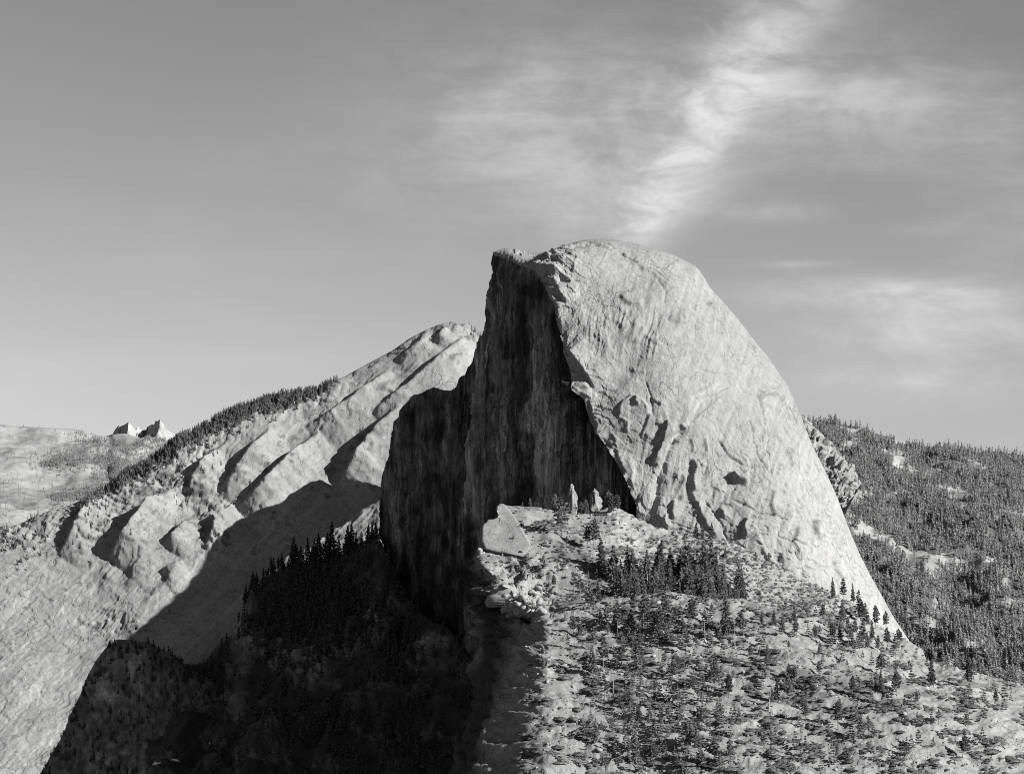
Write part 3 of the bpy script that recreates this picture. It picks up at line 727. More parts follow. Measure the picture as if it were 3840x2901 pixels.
def build_slope():
    nr, nc = 420, 570
    cp = np.array([-300, 0, 284, 560, 833, 1198, 1476, 1693, 1805, 1980], float)
    top = lerp_curve(CREST, cp)
    Dt = np.array([7980, 8030, 8080, 8130, 8190, 8250, 8290, 8300, 8330, 8400], float)
    rows = []
    # two rows behind the crest, then down the slope
    for (f, dD, add) in ((0, 500, 160), (0, 200, 40)):
        rows.append([(x, y + add, d + dD) for x, y, d in zip(cp, top, Dt)])
    for f, dD in ((0.0, 0), (0.25, -330), (0.5, -720), (0.75, -1180), (1.0, -1720)):
        rows.append([(x, y + (3250 - y) * f, d + dD) for x, y, d in zip(cp, top, Dt)])
    ci = np.linspace(cp[0], cp[-1], nc)
    re = np.concatenate([np.linspace(0, 0.16, 16), np.linspace(0.16, 1, nr - 15)[1:]])
    px, py, D = loft(rows, len(re), nc, rp=[0, 0.1, 0.16, 0.37, 0.58, 0.79, 1.0], cp=cp, re=re, ce=ci)
    crest = lerp_curve(CREST, ci)
    # exact crest: shift every column so that row 2 meets the traced skyline
    lin = np.interp(ci, cp, top)
    fade = np.where(re < 0.16, 1, np.clip(1 - (re - 0.16) / 0.25, 0, 1))[:, None]
    smt = pchip(cp, top, ci)
    py = py + (crest - smt)[None] * fade
    co = unproj(px, py, D); n = grid_normals(co)
    front = sstep(re, 0.16, 0.185)[:, None] * np.ones_like(px)
    a = (px + py) * 0.7071; b = (px - py) * 0.7071      # along / across the fall of the slabs in the picture
    ay = -a + 0; fall = (py - px) * 0.7071; acr = (px + py) * 0.7071
    wv = 30 * vn(pl(fall / 260, acr / 200, 3.0))
    d = 9 * fbm(co / 420, 2)
    smoothz = sstep(px - 0.45 * (2100 - py), 520, 820)             # clean slabs to the right, broken ground to the left and at the crest
    broken = np.clip(np.exp(-((px - 720) / 280) ** 2 - ((py - 1840) / 130) ** 2) + .8 * np.exp(-((px - 470) / 170) ** 2 - ((py - 2350) / 50) ** 2) + .9 * np.exp(-((py - lerp_curve(CREST, px)) / 70) ** 2) * (.35 + .65 * (1 - sstep(px, 1200, 1330)) + .5 * sstep(px, 1560, 1640)) + .6 * np.exp(-((px - 350) / 200) ** 2 - ((py - 2000) / 90) ** 2), 0, 1)
    d += 8 * ridged(pl((acr + wv) / 150, fall / 1300, 1.3), 2) * (.3 + .7 * smoothz)
    d += 1.5 * ridged(pl((acr + wv) / 44, fall / 260, 2.3), 3) + .7 * fbm(pl((acr + wv) / 9, fall / 60, 4.3), 3)
    q = fbm(pl((acr + wv) / 30, fall / 70, 4.7), 4) * 2.2; st = np.floor(q)
    d += 4.0 * (st + sstep(q - st, 0, 0.12)) * broken
    q = fbm(pl(px / 150 + py / 300, py / 80 - px / 400, 1.7), 3) * 2.2; st = np.floor(q)
    d += 7.0 * (st + sstep(q - st, 0, 0.06)) * (.4 + .6 * broken)
    q = fbm(pl(px / 30 + py / 90, py / 15 - px / 120, 8.1), 3) * 2.0; st = np.floor(q)
    d += 2.6 * (st + sstep(q - st, 0, 0.2)) * (.06 + .94 * broken)
    crag = np.exp(-((px - 800) / 90) ** 2 - ((py - 1960) / 90) ** 2) + np.exp(-((px - 640) / 60) ** 2 - ((py - 1900) / 60) ** 2) + np.exp(-((px - 820) / 50) ** 2 - ((py - 2060) / 50) ** 2) + 0.9 * np.exp(-((px - 1380) / 60) ** 2 - ((py - 1660) / 60) ** 2)
    q = fbm(pl(px / 28, py / 22, 9.7), 3) * 2.0; st = np.floor(q)
    d += 7 * crag * (st + sstep(q - st, 0, 0.25))
    d += 1.5 * fbm(co / 60, 3) + 1.3 * fbm(co / 12, 2)
    d += carve(px, py, SLOPE_FEATS)
    co = co + n * (d * front)[..., None]
    # thin scrub on the ledges
    vg = fbm(pl(px / 50, py / 26, 7.7), 4) + 0.5 * fbm(pl(px / 9, py / 7, 2.7), 2)
    above = py - crest[None]
    zone = 0.75 * np.exp(-(above / 45) ** 2) * sstep(px, 300, 500) * (1 - sstep(px, 1150, 1330)) + 0.38 * broken + 0.5 * np.exp(-((px - 720) / 260) ** 2 - ((py - 1780) / 60) ** 2) - 0.25 * sstep(py, 2080, 2200)
    zone += 0.35 * np.exp(-((px - 1690) / 60) ** 2 - ((py - 1240) / 30) ** 2) + 0.3 * np.exp(-((px - 480) / 120) ** 2 - ((py - 2370) / 40) ** 2)
    veg = sstep(vg + zone, 0.72, 1.1) * 0.85
    tone = 1.0 + 0.13 * fbm(pl((acr + wv) / 26, fall / 300, 3.4), 4) + 0.16 * fbm(co / 160, 4) + .08 * fbm(co / 14, 2)
    tone += 0.16 * sstep(vn(pl((acr + wv) / 12, fall / 180, 6.4)), 0.35, 0.7) * smoothz
    o = grid_object('slope_mountain', co, M_SLOPE, np.clip(tone, 0.6, 1.5), veg * front)
    tag(o, 'long pale granite mountainside with ribbed slabs rising to a peak', 'mountain', kind='structure')
    return px, py, co


SLOPE = build_slope()


def pick(surf, x, y, front=True):
    """point of a surface seen at photo position (x, y)"""
    px, py = proj(surf)
    w = (px - x) ** 2 + (py - y) ** 2
    k = np.argsort(w.ravel())[:6]
    c = surf.reshape(-1, 3)[k]
    return c[np.argmin(c[:, 1])] if front else c[0]


def build_shadow_spur():
    """an unseen ridge between the dome and the far slope, shaped to cast the shadow across the slabs"""
    edge = [(1480, 1840), (1385, 1885), (1290, 1895), (1245, 1850), (1200, 1795), (1130, 1818), (1052, 1884), (900, 1948), (849, 1988), (800, 2040), (757, 2112), (662, 2233), (560, 2315), (505, 2362), (440, 2470), (380, 2600)]  # wanted shadow edge on the slabs; the hidden crest is solved from it
    S_ = np.array(SUN)
    crest = []
    for x, y in edge:
        P = pick(SLOPE[2][20:], x, y)
        # walk towards the sun until the ridge would stand behind the buttress
        goal = 1572
        lo, hi = 0, 4000
        for _ in range(40):
            mid = 0.5 * (lo + hi); Q = P + mid * S_
            if proj(Q)[0] < goal: lo = mid
            else: hi = mid
        crest.append(P + hi * S_)
    crest = np.array(crest)
    c = np.linspace(0, 1, len(crest)); ci = np.linspace(0, 1, 160)
    line = pchip(c, crest, ci)
    line[:, 2] += 5 * fbm(np.stack([ci * 60, ci * 0, ci * 0], -1), 3)
    rows = []
    for f in np.linspace(0, 1, 20):          # camera side, falling steeply
        rows.append(line + np.stack([-60 * f ** 1.5 * np.ones(160), -60 * f * np.ones(160), -900 * f * np.ones(160)], -1))
    rows = rows[::-1]
    for f in np.linspace(0.05, 1, 20):       # the back, falling away to the right
        rows.append(line + np.stack([520 * f * np.ones(160), 160 * f * np.ones(160), -900 * f ** 1.3 * np.ones(160)], -1))
    co = np.array(rows)
    co = co + 8 * np.stack([fbm(co / 70, 3)] * 3, -1) * np.abs(np.linspace(-1, 1, len(rows)))[:, None, None]
    o = grid_object('shadow_saddle_mountain', co, M_SLOPE)
    tag(o, 'unseen rock saddle behind the buttress, shaped to shade the long granite slope', 'mountain', kind='structure')


build_shadow_spur()

# ------------------------------------------------------------------ far left: peaks and hills

PEAKS = [(380, 1640), (423, 1627), (428, 1615), (444, 1593), (451, 1598), (466, 1592), (484, 1580), (499, 1598), (509, 1610), (514, 1598), (520, 1598), (523, 1610), (535, 1606), (547, 1612), (552, 1600), (569, 1590), (578, 1591), (583, 1577), (592, 1578), (600, 1571),
         (606, 1580), (612, 1584), (621, 1605), (638, 1617), (664, 1632), (720, 1650), (800, 1665)]


def build_peaks():
    nc, nr = 260, 70
    cx = np.linspace(380, 800, nc)
    top = lerp_curve(PEAKS, cx)
    t = np.linspace(0, 1, nr)[:, None]
    py = top[None] + (1740 - top[None]) * t
    px = cx[None] + 0 * py
    h = np.clip(1660 - top, 0, 100)[None]
    # each tower is a wedge: nearest along its own spine, falling back on either flank
    wedge = np.abs(((cx[None] - np.interp(cx, [380, 475, 476, 550, 551, 800], [478, 478, 478, 478, 598, 598])[None]) + 18 * t - 4))
    D = 21000 - 1700 * t + 16 * wedge * np.exp(-(t * 1.2) ** 2) + 0 * h
    co = unproj(px, py, D); n = grid_normals(co)
    d = 22 * ridged(pl(px / 9 + py / 30, py / 70, 2.0), 2) + 6 * fbm(co / 130, 3)
    co = co + n * (d * np.minimum(t * 3, 1))[..., None]
    back = co[:1] + np.array([0, 500, -160.])[None, None] * np.linspace(1, 0.1, 6)[:, None, None]
    full = np.concatenate([back, co], 0)
    tone = 1.0 + 0.2 * fbm(full / 300, 3)
    o = grid_object('distant_mountains', full, M_PEAK, np.clip(tone, 0.6, 1.3))
    tag(o, 'two small jagged peaks on the far horizon beyond the slope', 'mountain', kind='structure')


def build_far_hills():
    cp = [-300, 0, 150, 284, 344, 384, 408, 423, 445, 466, 499, 530, 583, 640, 700, 800, 1000]
    top = [1575, 1592, 1602, 1609, 1624, 1633, 1638, 1630, 1626, 1625, 1634, 1645, 1660, 1655, 1640, 1620, 1600]
    rows = [[(x, y + 40, 15600) for x, y in zip(cp, top)]]
    for f, D in ((0, 15000), (0.15, 13800), (0.4, 12000), (0.7, 10400), (1.0, 8900)):
        rows.append([(x, y + (2080 - y) * f, D) for x, y in zip(cp, top)])
    nc, nr = 260, 160
    re = np.concatenate([np.linspace(0, .1, 5), np.linspace(.1, 1, nr)[1:]])
    px, py, D = loft(rows, len(re), nc, rp=[0, .1, .24, .46, .74, 1.0], cp=cp, re=re, ce=np.linspace(-300, 1000, nc))
    co = unproj(px, py, D); n = grid_normals(co)
    fr = sstep(re, .1, .16)[:, None]
    # three rolling crests
    d = 45 * fbm(pl(px / 200, py / 50, 3.1), 2) + 8 * fbm(co / 260, 4) + 3 * fbm(co / 50, 3)
    d += carve(px, py, [('L', [(250, 1640), (330, 1668), (420, 1690), (470, 1700)], 40, 30, 6), ('L', [(480, 1712), (540, 1690), (620, 1660), (700, 1640)], -50, 30, 6), ('L', [(260, 1745), (340, 1728), (420, 1728), (500, 1745)], -40, 40, 6), ('L', [(250, 1800), (340, 1775), (440, 1770), (540, 1780)], -40, 30, 6)])
    co = co + n * (d * fr)[..., None]
    nv = fbm(pl(px / 40, py / 14, 6.6), 4)
    veg = sstep(nv, 0.1, 0.6) * 0.6
    tone = 1 + 0.15 * fbm(pl(px / 30, py / 8, 2.6), 3)
    o = grid_object('far_hills', co, M_HILL, np.clip(tone, .6, 1.3), veg)
    tag(o, 'rolling pale granite hills below the far peaks', 'hill', kind='structure')
    return px, py, co


build_peaks()
HILLS = build_far_hills()

# ------------------------------------------------------------------ right: forested mountainside and rock spur

R_SKY = [(2850, 1560), (2950, 1572), (3046, 1582), (3100, 1583), (3107, 1581), (3116, 1573), (3130, 1571), (3140, 1580), (3146, 1588), (3161, 1592), (3238, 1601), (3283, 1623), (3351, 1644), (3419, 1660), (3464, 1674), (3554, 1674), (3700, 1690), (3900, 1712), (4200, 1750)]


def build_right_slope():
    cp = np.array([2850, 3046, 3161, 3283, 3464, 3700, 4200.])
    top = lerp_curve(R_SKY, cp)
    rows = [[(x, y + 40, 9900) for x, y in zip(cp, top)]]
    for f, D in ((0, 9300), (0.12, 8300), (0.3, 7100), (0.5, 6150), (0.75, 5350), (1.0, 4650)):
        rows.append([(x, y + (2760 - y) * f, D) for x, y in zip(cp, top)])
    nc, nr = 200, 200
    re = np.concatenate([np.linspace(0, .1, 5), np.linspace(.1, 1, nr)[1:]])
    ci = np.linspace(2850, 4200, nc)
    px, py, D = loft(rows, len(re), nc, rp=[0, .1, .21, .37, .55, .78, 1.0], cp=cp, re=re, ce=ci)
    sk = lerp_curve(R_SKY, ci)
    fade = np.clip(1 - (re - .1) / .1, 0, 1)[:, None]
    py = py + (sk - pchip(cp, top, ci))[None] * fade
    co = unproj(px, py, D); n = grid_normals(co)
    fr = sstep(re, .1, .16)[:, None]
    d = 32 * fbm(pl(px / 150, py / 90, 1.1), 3) + 10 * fbm(co / 90, 4)
    co = co + n * (d * fr)[..., None]
    bald = right_bald(px, py)
    o = grid_object('forest_hill', co, M_FLOOR, 1 + 0.15 * fbm(co / 60, 3), np.clip(1 - bald * 1.1, 0, 0.95))
    tag(o, 'steep forested mountainside with pale bare patches behind the dome', 'hill', kind='structure')
    return px, py, co


def right_bald(px, py):
    jx = px + 22 * fbm(pl(px / 45, py / 30, 2.0), 3); jy = py + 16 * fbm(pl(px / 45, py / 30, 7.0), 3)

    def band(poly, w):
        d, _, t = poly_sd(jx, jy, poly); return 1 - sstep(d, w * 0.6, w * 1.3)
    b = band([(3165, 1600), (3238, 1608), (3300, 1630), (3380, 1652), (3440, 1664)], 11)
    b = np.maximum(b, 0.8 * band([(3160, 1668), (3205, 1672)], 14)); b = np.maximum(b, 0.9 * band([(3300, 1690), (3345, 1705), (3385, 1738)], 22))
    b = np.maximum(b, 0.7 * band([(3510, 1735), (3570, 1728), (3660, 1745)], 14)); b = np.maximum(b, 0.9 * band([(3500, 1832), (3580, 1838), (3640, 1850)], 8))
    b = np.maximum(b, band([(3180, 1985), (3240, 2005), (3330, 2040), (3420, 2075), (3560, 2092), (3700, 2130)], 20)); b = np.maximum(b, 0.6 * band([(3450, 2100), (3500, 2150)], 28))
    b = np.maximum(b, 0.9 * band([(3455, 2345), (3465, 2355)], 14)); b = np.maximum(b, 0.9 * band([(3488, 2340), (3505, 2362)], 16)); b = np.maximum(b, 0.7 * band([(3400, 2305), (3420, 2325)], 12)); b = np.maximum(b, 0.8 * band([(3515, 2420), (3528, 2425)], 9))
    return np.maximum(b, .6 * sstep(fbm(pl(px / 80, py / 42, 5.2), 4), .52, .72) * sstep(py, 1600, 1650))


RIGHT = build_right_slope()


def build_rock_spur():
    sk = [(2900, 1480), (2960, 1520), (2994, 1545), (3010, 1555), (3021, 1558), (3032, 1580), (3044, 1590), (3060, 1606), (3080, 1622), (3098, 1648), (3112, 1667), (3130, 1684), (3148, 1698), (3166, 1718), (3184, 1744), (3200, 1760), (3211, 1775), (3218, 1800), (3222, 1830)]
    nc, nr = 190, 150
    s = resample([(x, y, 0) for x, y in sk], nc)
    s[:, 1] += 5 * fbm(pl(np.linspace(0, 34, nc), np.zeros(nc), 1.0), 3)
    t = np.linspace(0, 1, nr)[:, None]
    bx = np.interp(np.linspace(0, 1, nc), [0, 1], [2900, 3170]); by = np.interp(np.linspace(0, 1, nc), [0, 1], [1950, 1900])
    g = np.sqrt(1 - (1 - t) ** 2)
    px = s[None, :, 0] * (1 - t) + bx[None] * t; py = s[None, :, 1] * (1 - t) + by[None] * t
    D = 4760 - 190 * g + 0 * px
    co = unproj(px, py, D); n = grid_normals(co)
    q = fbm(pl(px / 22 + py / 60, py / 26 - px / 50, 3.0), 3) * 2.4; st = np.floor(q)
    d = 8 * (st + sstep(q - st, 0, .08)) + 2.5 * fbm(co / 25, 4) + 6 * fbm(co / 80, 2)
    co = co + n * (d * np.minimum(t * 10, 1))[..., None]
    back = co[:1] + np.array([-20, 160, -90.])[None, None] * np.linspace(1, .1, 6)[:, None, None]
    full = np.concatenate([back, co], 0)
    vg = np.concatenate([np.zeros((6, nc)), sstep(fbm(pl(px / 24, py / 18, 5.5), 4), .28, .55) * .85])
    o = grid_object('spur_mountain', full, M_SLOPE, 1.0 + 0.15 * fbm(full / 50, 3), vg)
    tag(o, 'broken rock spur dropping behind the right edge of the dome', 'cliff', kind='structure')
    return co


SPUR = build_rock_spur()

# ------------------------------------------------------------------ lower left: shaded slopes under the cliff

DARK_TOP = [(560, 2600), (690, 2491), (760, 2487), (804, 2432), (866, 2384), (899, 2340), (913, 2280), (936, 2225), (950, 2205), (990, 2170), (1029, 2146), (1085, 2116), (1150, 2108), (1229, 2099), (1294, 2077), (1360, 2048), (1409, 2022), (1436, 2030), (1446, 2049), (1460, 2110), (1479, 2171), (1512, 2219), (1531, 2242), (1578, 2290), (1611, 2327),
            (1673, 2346), (1701, 2380), (1739, 2431), (1790, 2500), (1900, 2600)]


def build_dark_slope():
    cp = np.linspace(560, 1900, 40)
    top = lerp_curve(DARK_TOP, cp)
    Dt = np.interp(cp, [560, 800, 950, 1100, 1300, 1400, 1460, 1520, 1600, 1700, 1750, 1900], [4980, 4960, 4930, 4880, 4780, 4715, 4600, 4545, 4440, 4325, 4260, 4100])
    rows = [[(x, y + 60, d + 170) for x, y, d in zip(cp, top, Dt)]]
    for f in (0, .2, .45, .7, 1.0):
        rows.append([(x, y + (3050 - y) * f, d - (d - 3900) * f ** 1.2) for x, y, d in zip(cp, top, Dt)])
    nc, nr = 230, 170
    re = np.concatenate([np.linspace(0, .08, 4), np.linspace(.08, 1, nr)[1:]])
    px, py, D = loft(rows, len(re), nc, rp=[0, .08, .26, .5, .73, 1.0], cp=cp, re=re, ce=np.linspace(560, 1900, nc))
    co = unproj(px, py, D); n = grid_normals(co)
    fr = sstep(re, .08, .16)[:, None] * np.ones_like(px)
    d = 26 * fbm(co / 150, 4) + 12 * ridged(pl((px + py) / 90, (px - py) / 300, 1.0), 3) + 5 * fbm(co / 25, 3)
    d += carve(px, py, [('L', [(1500, 2230), (1430, 2320), (1330, 2370), (1220, 2450)], 22, 70, 6), ('L', [(1690, 2360), (1600, 2450), (1530, 2590), (1450, 2700)], 26, 70, 6)])
    co = co + n * (d * fr)[..., None]
    # bare rock shows through the forest as paler bands
    dd1, _, _ = poly_sd(px + 25 * fbm(pl(px / 60, py / 60, 2), 3), py, [(1470, 2270), (1430, 2330), (1380, 2370), (1300, 2400), (1200, 2480)])
    dd2, _, _ = poly_sd(px + 25 * fbm(pl(px / 60, py / 60, 4), 3), py, [(1660, 2400), (1610, 2440), (1560, 2540), (1500, 2640)])
    dd3, _, _ = poly_sd(px + 30 * fbm(pl(px / 60, py / 60, 5), 3), py, [(900, 2320), (960, 2420), (1080, 2460), (1150, 2500)])
    bare = 1.2 * np.exp(-(dd1 / 48) ** 2) + 1.0 * np.exp(-(dd2 / 26) ** 2) + 1.0 * np.exp(-(dd3 / 60) ** 2) + .45 * sstep(fbm(pl(px / 70, py / 50, 9), 4), .2, .6) * sstep(py, 2420, 2520)
    veg = np.clip(1 - bare * (0.6 + 0.6 * fbm(pl(px / 14, py / 10, 3), 3)), 0, 1)
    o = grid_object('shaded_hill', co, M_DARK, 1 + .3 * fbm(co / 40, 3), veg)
    tag(o, 'steep shaded slope of dark forest and rock under the cliff', 'hill', kind='structure')
    return px, py, co


HUMP = [(150, 2901), (220, 2780), (280, 2650), (303, 2597), (327, 2535), (345, 2498), (378, 2450), (412, 2413), (440, 2397), (473, 2394), (520, 2398), (568, 2413), (615, 2436), (653, 2455), (691, 2488), (760, 2530), (850, 2590), (950, 2680), (1050, 2800)]


def build_hump():
    nc, nr = 220, 150
    s = resample([(x, y, 0) for x, y in HUMP], nc)
    s[:, 1] += 3.5 * fbm(pl(np.linspace(0, 30, nc), np.zeros(nc), 3.0), 3)
    t = np.linspace(0, 1, nr)[:, None]
    bx = np.interp(np.linspace(0, 1, nc), [0, 1], [300, 900])
    g = np.sqrt(1 - (1 - t) ** 2)
    px = s[None, :, 0] * (1 - t) + bx[None] * t; py = s[None, :, 1] * (1 - t) + 3050 * t
    D = 4820 - 230 * g + 0 * px
    co = unproj(px, py, D); n = grid_normals(co)
    d = 14 * fbm(co / 90, 4) + 7 * ridged(pl(px / 40, py / 160, 2.0), 3) + 3 * fbm(co / 15, 3)
    co = co + n * (d * np.minimum(t * 12, 1))[..., None]
    bare = .35 + np.exp(-((px - 520 - 0.15 * (py - 2480)) / 34) ** 2 - ((py - 2490) / 75) ** 2) + .5 * np.exp(-((px - 400) / 60) ** 2 - ((py - 2560) / 70) ** 2)
    veg = np.clip(1 - bare * (1.1 + 0.9 * fbm(pl(px / 14, py / 22, 3), 3)), 0, 1)
    back = co[:1] + np.array([-60, 260, -200.])[None, None] * np.linspace(1, .1, 6)[:, None, None]
    full = np.concatenate([back, co], 0)
    o = grid_object('knoll_hill', full, M_DARK, 1 + .3 * fbm(full / 40, 3), np.concatenate([np.ones((6, nc)), veg], 0))
    tag(o, 'rounded dark rock knoll in shade at the lower left', 'hill', kind='structure')
    return co




def build_ledge():
    cr = [(1490, 1838), (1447, 1862), (1370, 1905), (1310, 1950), (1258, 1990), (1180, 2035), (1120, 2068), (1070, 2090), (1020, 2130), (995, 2165), (940, 2207), (900, 2232), (860, 2272), (800, 2335), (760, 2375), (690, 2450), (600, 2560)]
    nc = 260
    c = resample([(x, y, 0) for x, y in cr], nc)
    c[:, 1] += 2.5 * fbm(pl(np.linspace(0, 60, nc), np.zeros(nc), 1.0), 3)
    lip = np.interp(-c[:, 0], [-1447, -1400, -1300, -1262, -1245, -1185, -1165, -1020, -1000, -945, -930, -850, -800, -760], [4, 11, 8, 2, 1, 1, 12, 15, 2, 2, 16, 26, 8, 1])
    rows = [(c[:, 0] + 14, c[:, 1] + 30, 5290), (c[:, 0], c[:, 1] + 1, 5225), (c[:, 0], c[:, 1], 5200), (c[:, 0], c[:, 1] + lip * .5, 5160), (c[:, 0], c[:, 1] + lip, 5112), (c[:, 0], c[:, 1] + lip + 26, 5092), (c[:, 0], c[:, 1] + lip + 90, 5050), (c[:, 0], c[:, 1] + 330, 4960)]
    C = np.array([np.stack([x, y, np.full(nc, float(d))], -1) for x, y, d in rows])
    re = np.concatenate([np.linspace(0, .3, 8), np.linspace(.3, .65, 50)[1:], np.linspace(.65, 1, 60)[1:]])
    px, py, D = loft(C, len(re), nc, rp=[0, .2, .3, .45, .58, .65, .8, 1.0], re=re)
    co = unproj(px, py, D); n = grid_normals(co)
    d = 2.5 * fbm(co / 22, 4) + 2 * ridged(pl((px + py) / 20, (px - py) / 120, 3.0), 3) + 5 * fbm(co / 80, 2)
    co = co + n * (d * sstep(re, .3, .5)[:, None])[..., None]
    o = grid_object('ledge_terrain', co, M_SLOPE, 1.05 + .15 * fbm(co / 30, 3))
    tag(o, 'narrow granite ledge with a sunlit rim behind the shaded forest', 'ledge', kind='structure')


build_ledge()
DARK = build_dark_slope()
KNOLL = build_hump()

# ------------------------------------------------------------------ the sunlit ridge in front of the dome

R_COLS = [2060, 2150, 2300, 2400, 2500, 2600, 2700, 2800, 2900, 3000, 3100, 3200, 3300, 3400, 3500, 3700, 4100]
R_CREST = [1912, 1930, 1908, 1965, 2003, 2012, 2024, 2062, 2120, 2180, 2222, 2275, 2350, 2420, 2484, 2545, 2640]
R_CRD = [3650, 3668, 3705, 3712, 3700, 3695, 3692, 3695, 3700, 3715, 3750, 3800, 3850, 3800, 3500, 3420, 3350]
R_NEAR = [2300, 2275, 2252, 2240, 2236, 2244, 2252, 2270, 2286, 2306, 2346, 2400, 2440, 2472, 2502, 2556, 2650]
#            left flank low, flank, cliff edge (px, py, D) for each row
R_LEFT = [
    [(1876, 2300, 3875), (1874, 2010, 3805), (1890, 1930, 3760)],
    [(1886, 2300, 3765), (1886, 1990, 3695), (1892, 1892, 3650)],
    [(1826, 2410, 3660), (1828, 2150, 3590), (1840, 2042, 3545)],
    [(1785, 2470, 3580), (1788, 2210, 3510), (1797, 2096, 3465)],
    [(1783, 2520, 3500), (1812, 2310, 3430), (1850, 2190, 3385)],
    [(1783, 2570, 3415), (1846, 2390, 3345), (1905, 2262, 3300)],
    [(1788, 2660, 3305), (1885, 2460, 3235), (1978, 2345, 3190)],
    [(1760, 2740, 3165), (1846, 2550, 3095), (1925, 2432, 3050)],
    [(1720, 2830, 3025), (1806, 2670, 2955), (1880, 2545, 2910)],
    [(1660, 2960, 2905), (1776, 2830, 2835), (1850, 2665, 2790)],
    [(1560, 3180, 2695), (1690, 3040, 2625), (1790, 2960, 2580)],
]


def build_ridge():
    rows = []
    for k in range(11):
        row = list(R_LEFT[k])
        for x, cy, cd, ny in zip(R_COLS, R_CREST, R_CRD, R_NEAR):
            hol = np.interp(x, [2060, 2250, 2400, 3000, 3300, 3500], [0, 0.55, 1, 1, .5, .05])
            nd = 3060
            if k == 0: v = (x, cy + 70, cd + 130)
            elif k == 1: v = (x, cy, cd)
            elif k == 2: v = (x, cy + (ny - cy) * .42, cd + (3290 - cd) * .5)
            elif k == 3: v = (x, cy + (ny - cy) * .85 + 26 * hol, cd + (3290 - cd) * .88)
            elif k == 4: v = (x, ny - 12 * (1 - hol) + 34 * hol, 3180)
            elif k == 5: v = (x, ny, nd)
            elif k == 6: v = (x, ny + (2430 - ny) * .5 if ny < 2400 else ny + 25, nd - 80)
            elif k == 7: v = (x, max(2440, ny + 50), 2890)
            elif k == 8: v = (x, max(2550, ny + 110), 2780)
            elif k == 9: v = (x, max(2680, ny + 200), 2660)
            else: v = (x, 2970, 2480)
            row.append(v)
        rows.append(row)
    cp = [1700, 1800, 1880] + R_COLS
    cpar = [0, .05, .10] + list(np.interp(R_COLS, [2060, 4100], [.18, 1.0]))
    nr, nc = 400, 510
    rp = np.array([0, .05, .22, .36, .42, .48, .56, .66, .78, .89, 1.0])
    px, py, D = loft(rows, nr, nc, rp=rp, cp=cpar)
    rr = np.linspace(0, 1, nr)[:, None] * np.ones((1, nc)); cc = np.linspace(0, 1, nc)[None] * np.ones((nr, 1))
    co = unproj(px, py, D); n = grid_normals(co)
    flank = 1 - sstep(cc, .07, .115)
    d = 10 * fbm(co / 130, 3) + 1.8 * fbm(co / 35, 3)
    # cliffs and ledges on the shaded flank
    q = fbm(pl(px / 40, py / 30, 3.0), 4) * 2.2; st = np.floor(q)
    rag = np.exp(-((px - 1930) / 110) ** 2 - ((py - 2230) / 90) ** 2)
    q9 = fbm(pl(px / 16 + py / 60, py / 20, 6.0), 3) * 2.0; s9 = np.floor(q9)
    d += (6 * flank * (1 - .6 * sstep(py, 2350, 2450)) + 12 * rag) * (st + sstep(q - st, 0, .12)) + (2.5 * flank + 5 * rag) * (s9 + sstep(q9 - s9, 0, .2))
    d += 3 * flank * ridged(pl(px / 30 + py / 90, py / 240, 2.0), 3)
    # hummocky sand and slab: stepped
    q = fbm(pl(px / 70, py / 22, 5.0), 4) * 2.0; st = np.floor(q)
    near = sstep(rr, .46, .5)
    d += (1 - flank) * 1.3 * (st + sstep(q - st, 0, .3)) * (0.5 + near)
    d += (1 - flank) * (.45 * fbm(co / 9, 3) + .5 * near * fbm(co / 22, 3))
    tal = (1 - flank) * (1 - near) * sstep(px, 2200, 2350)
    q = fbm(pl(px / 16, py / 10, 2.0), 2) * 2; st = np.floor(q)
    d += 1.3 * tal * (st + sstep(q - st, 0, .5))
    d += carve(px, py, [('L', [(2045, 2310), (1995, 2350), (1985, 2390)], -10, 30, 4), ('L', [(2010, 2330), (1960, 2345), (1925, 2330)], -12, 40, 4)])
    d *= sstep(rr, 0.0, .05)
    co = co + n * d[..., None]
    # ground cover on the surface: mats of low scrub, bare sand and clean slabs
    vg = fbm(pl(px / 60, py / 20, 8.0), 4) + .35 * fbm(pl(px / 14, py / 6, 3.3), 3)
    cov = shrub_density(px, py)
    veg = sstep(vg + (cov - .5) * 1.6, .1, .45) * .8 * (1 - flank)
    tone = 1.0 + .12 * fbm(co / 50, 3) + .1 * fbm(co / 8, 2)
    slab = np.exp(-((px - 2040) / 110) ** 2 - ((py - 2400) / 70) ** 2) + np.exp(-((px - 2700) / 110) ** 2 - ((py - 2595) / 30) ** 2)
    tone -= .12 * slab
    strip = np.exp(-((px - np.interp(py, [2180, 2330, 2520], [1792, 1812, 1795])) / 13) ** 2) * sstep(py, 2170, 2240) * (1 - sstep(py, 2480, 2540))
    tone = tone * (1 - .86 * flank) + .6 * strip * flank  # weathered flank rock, its shade deepened in the tone, with a paler strip
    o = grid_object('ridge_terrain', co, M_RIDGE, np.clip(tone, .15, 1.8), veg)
    tag(o, 'sunlit granite ridge with scrub and scattered pines below the dome', 'hill', kind='structure')
    return px, py, co, rr, cc


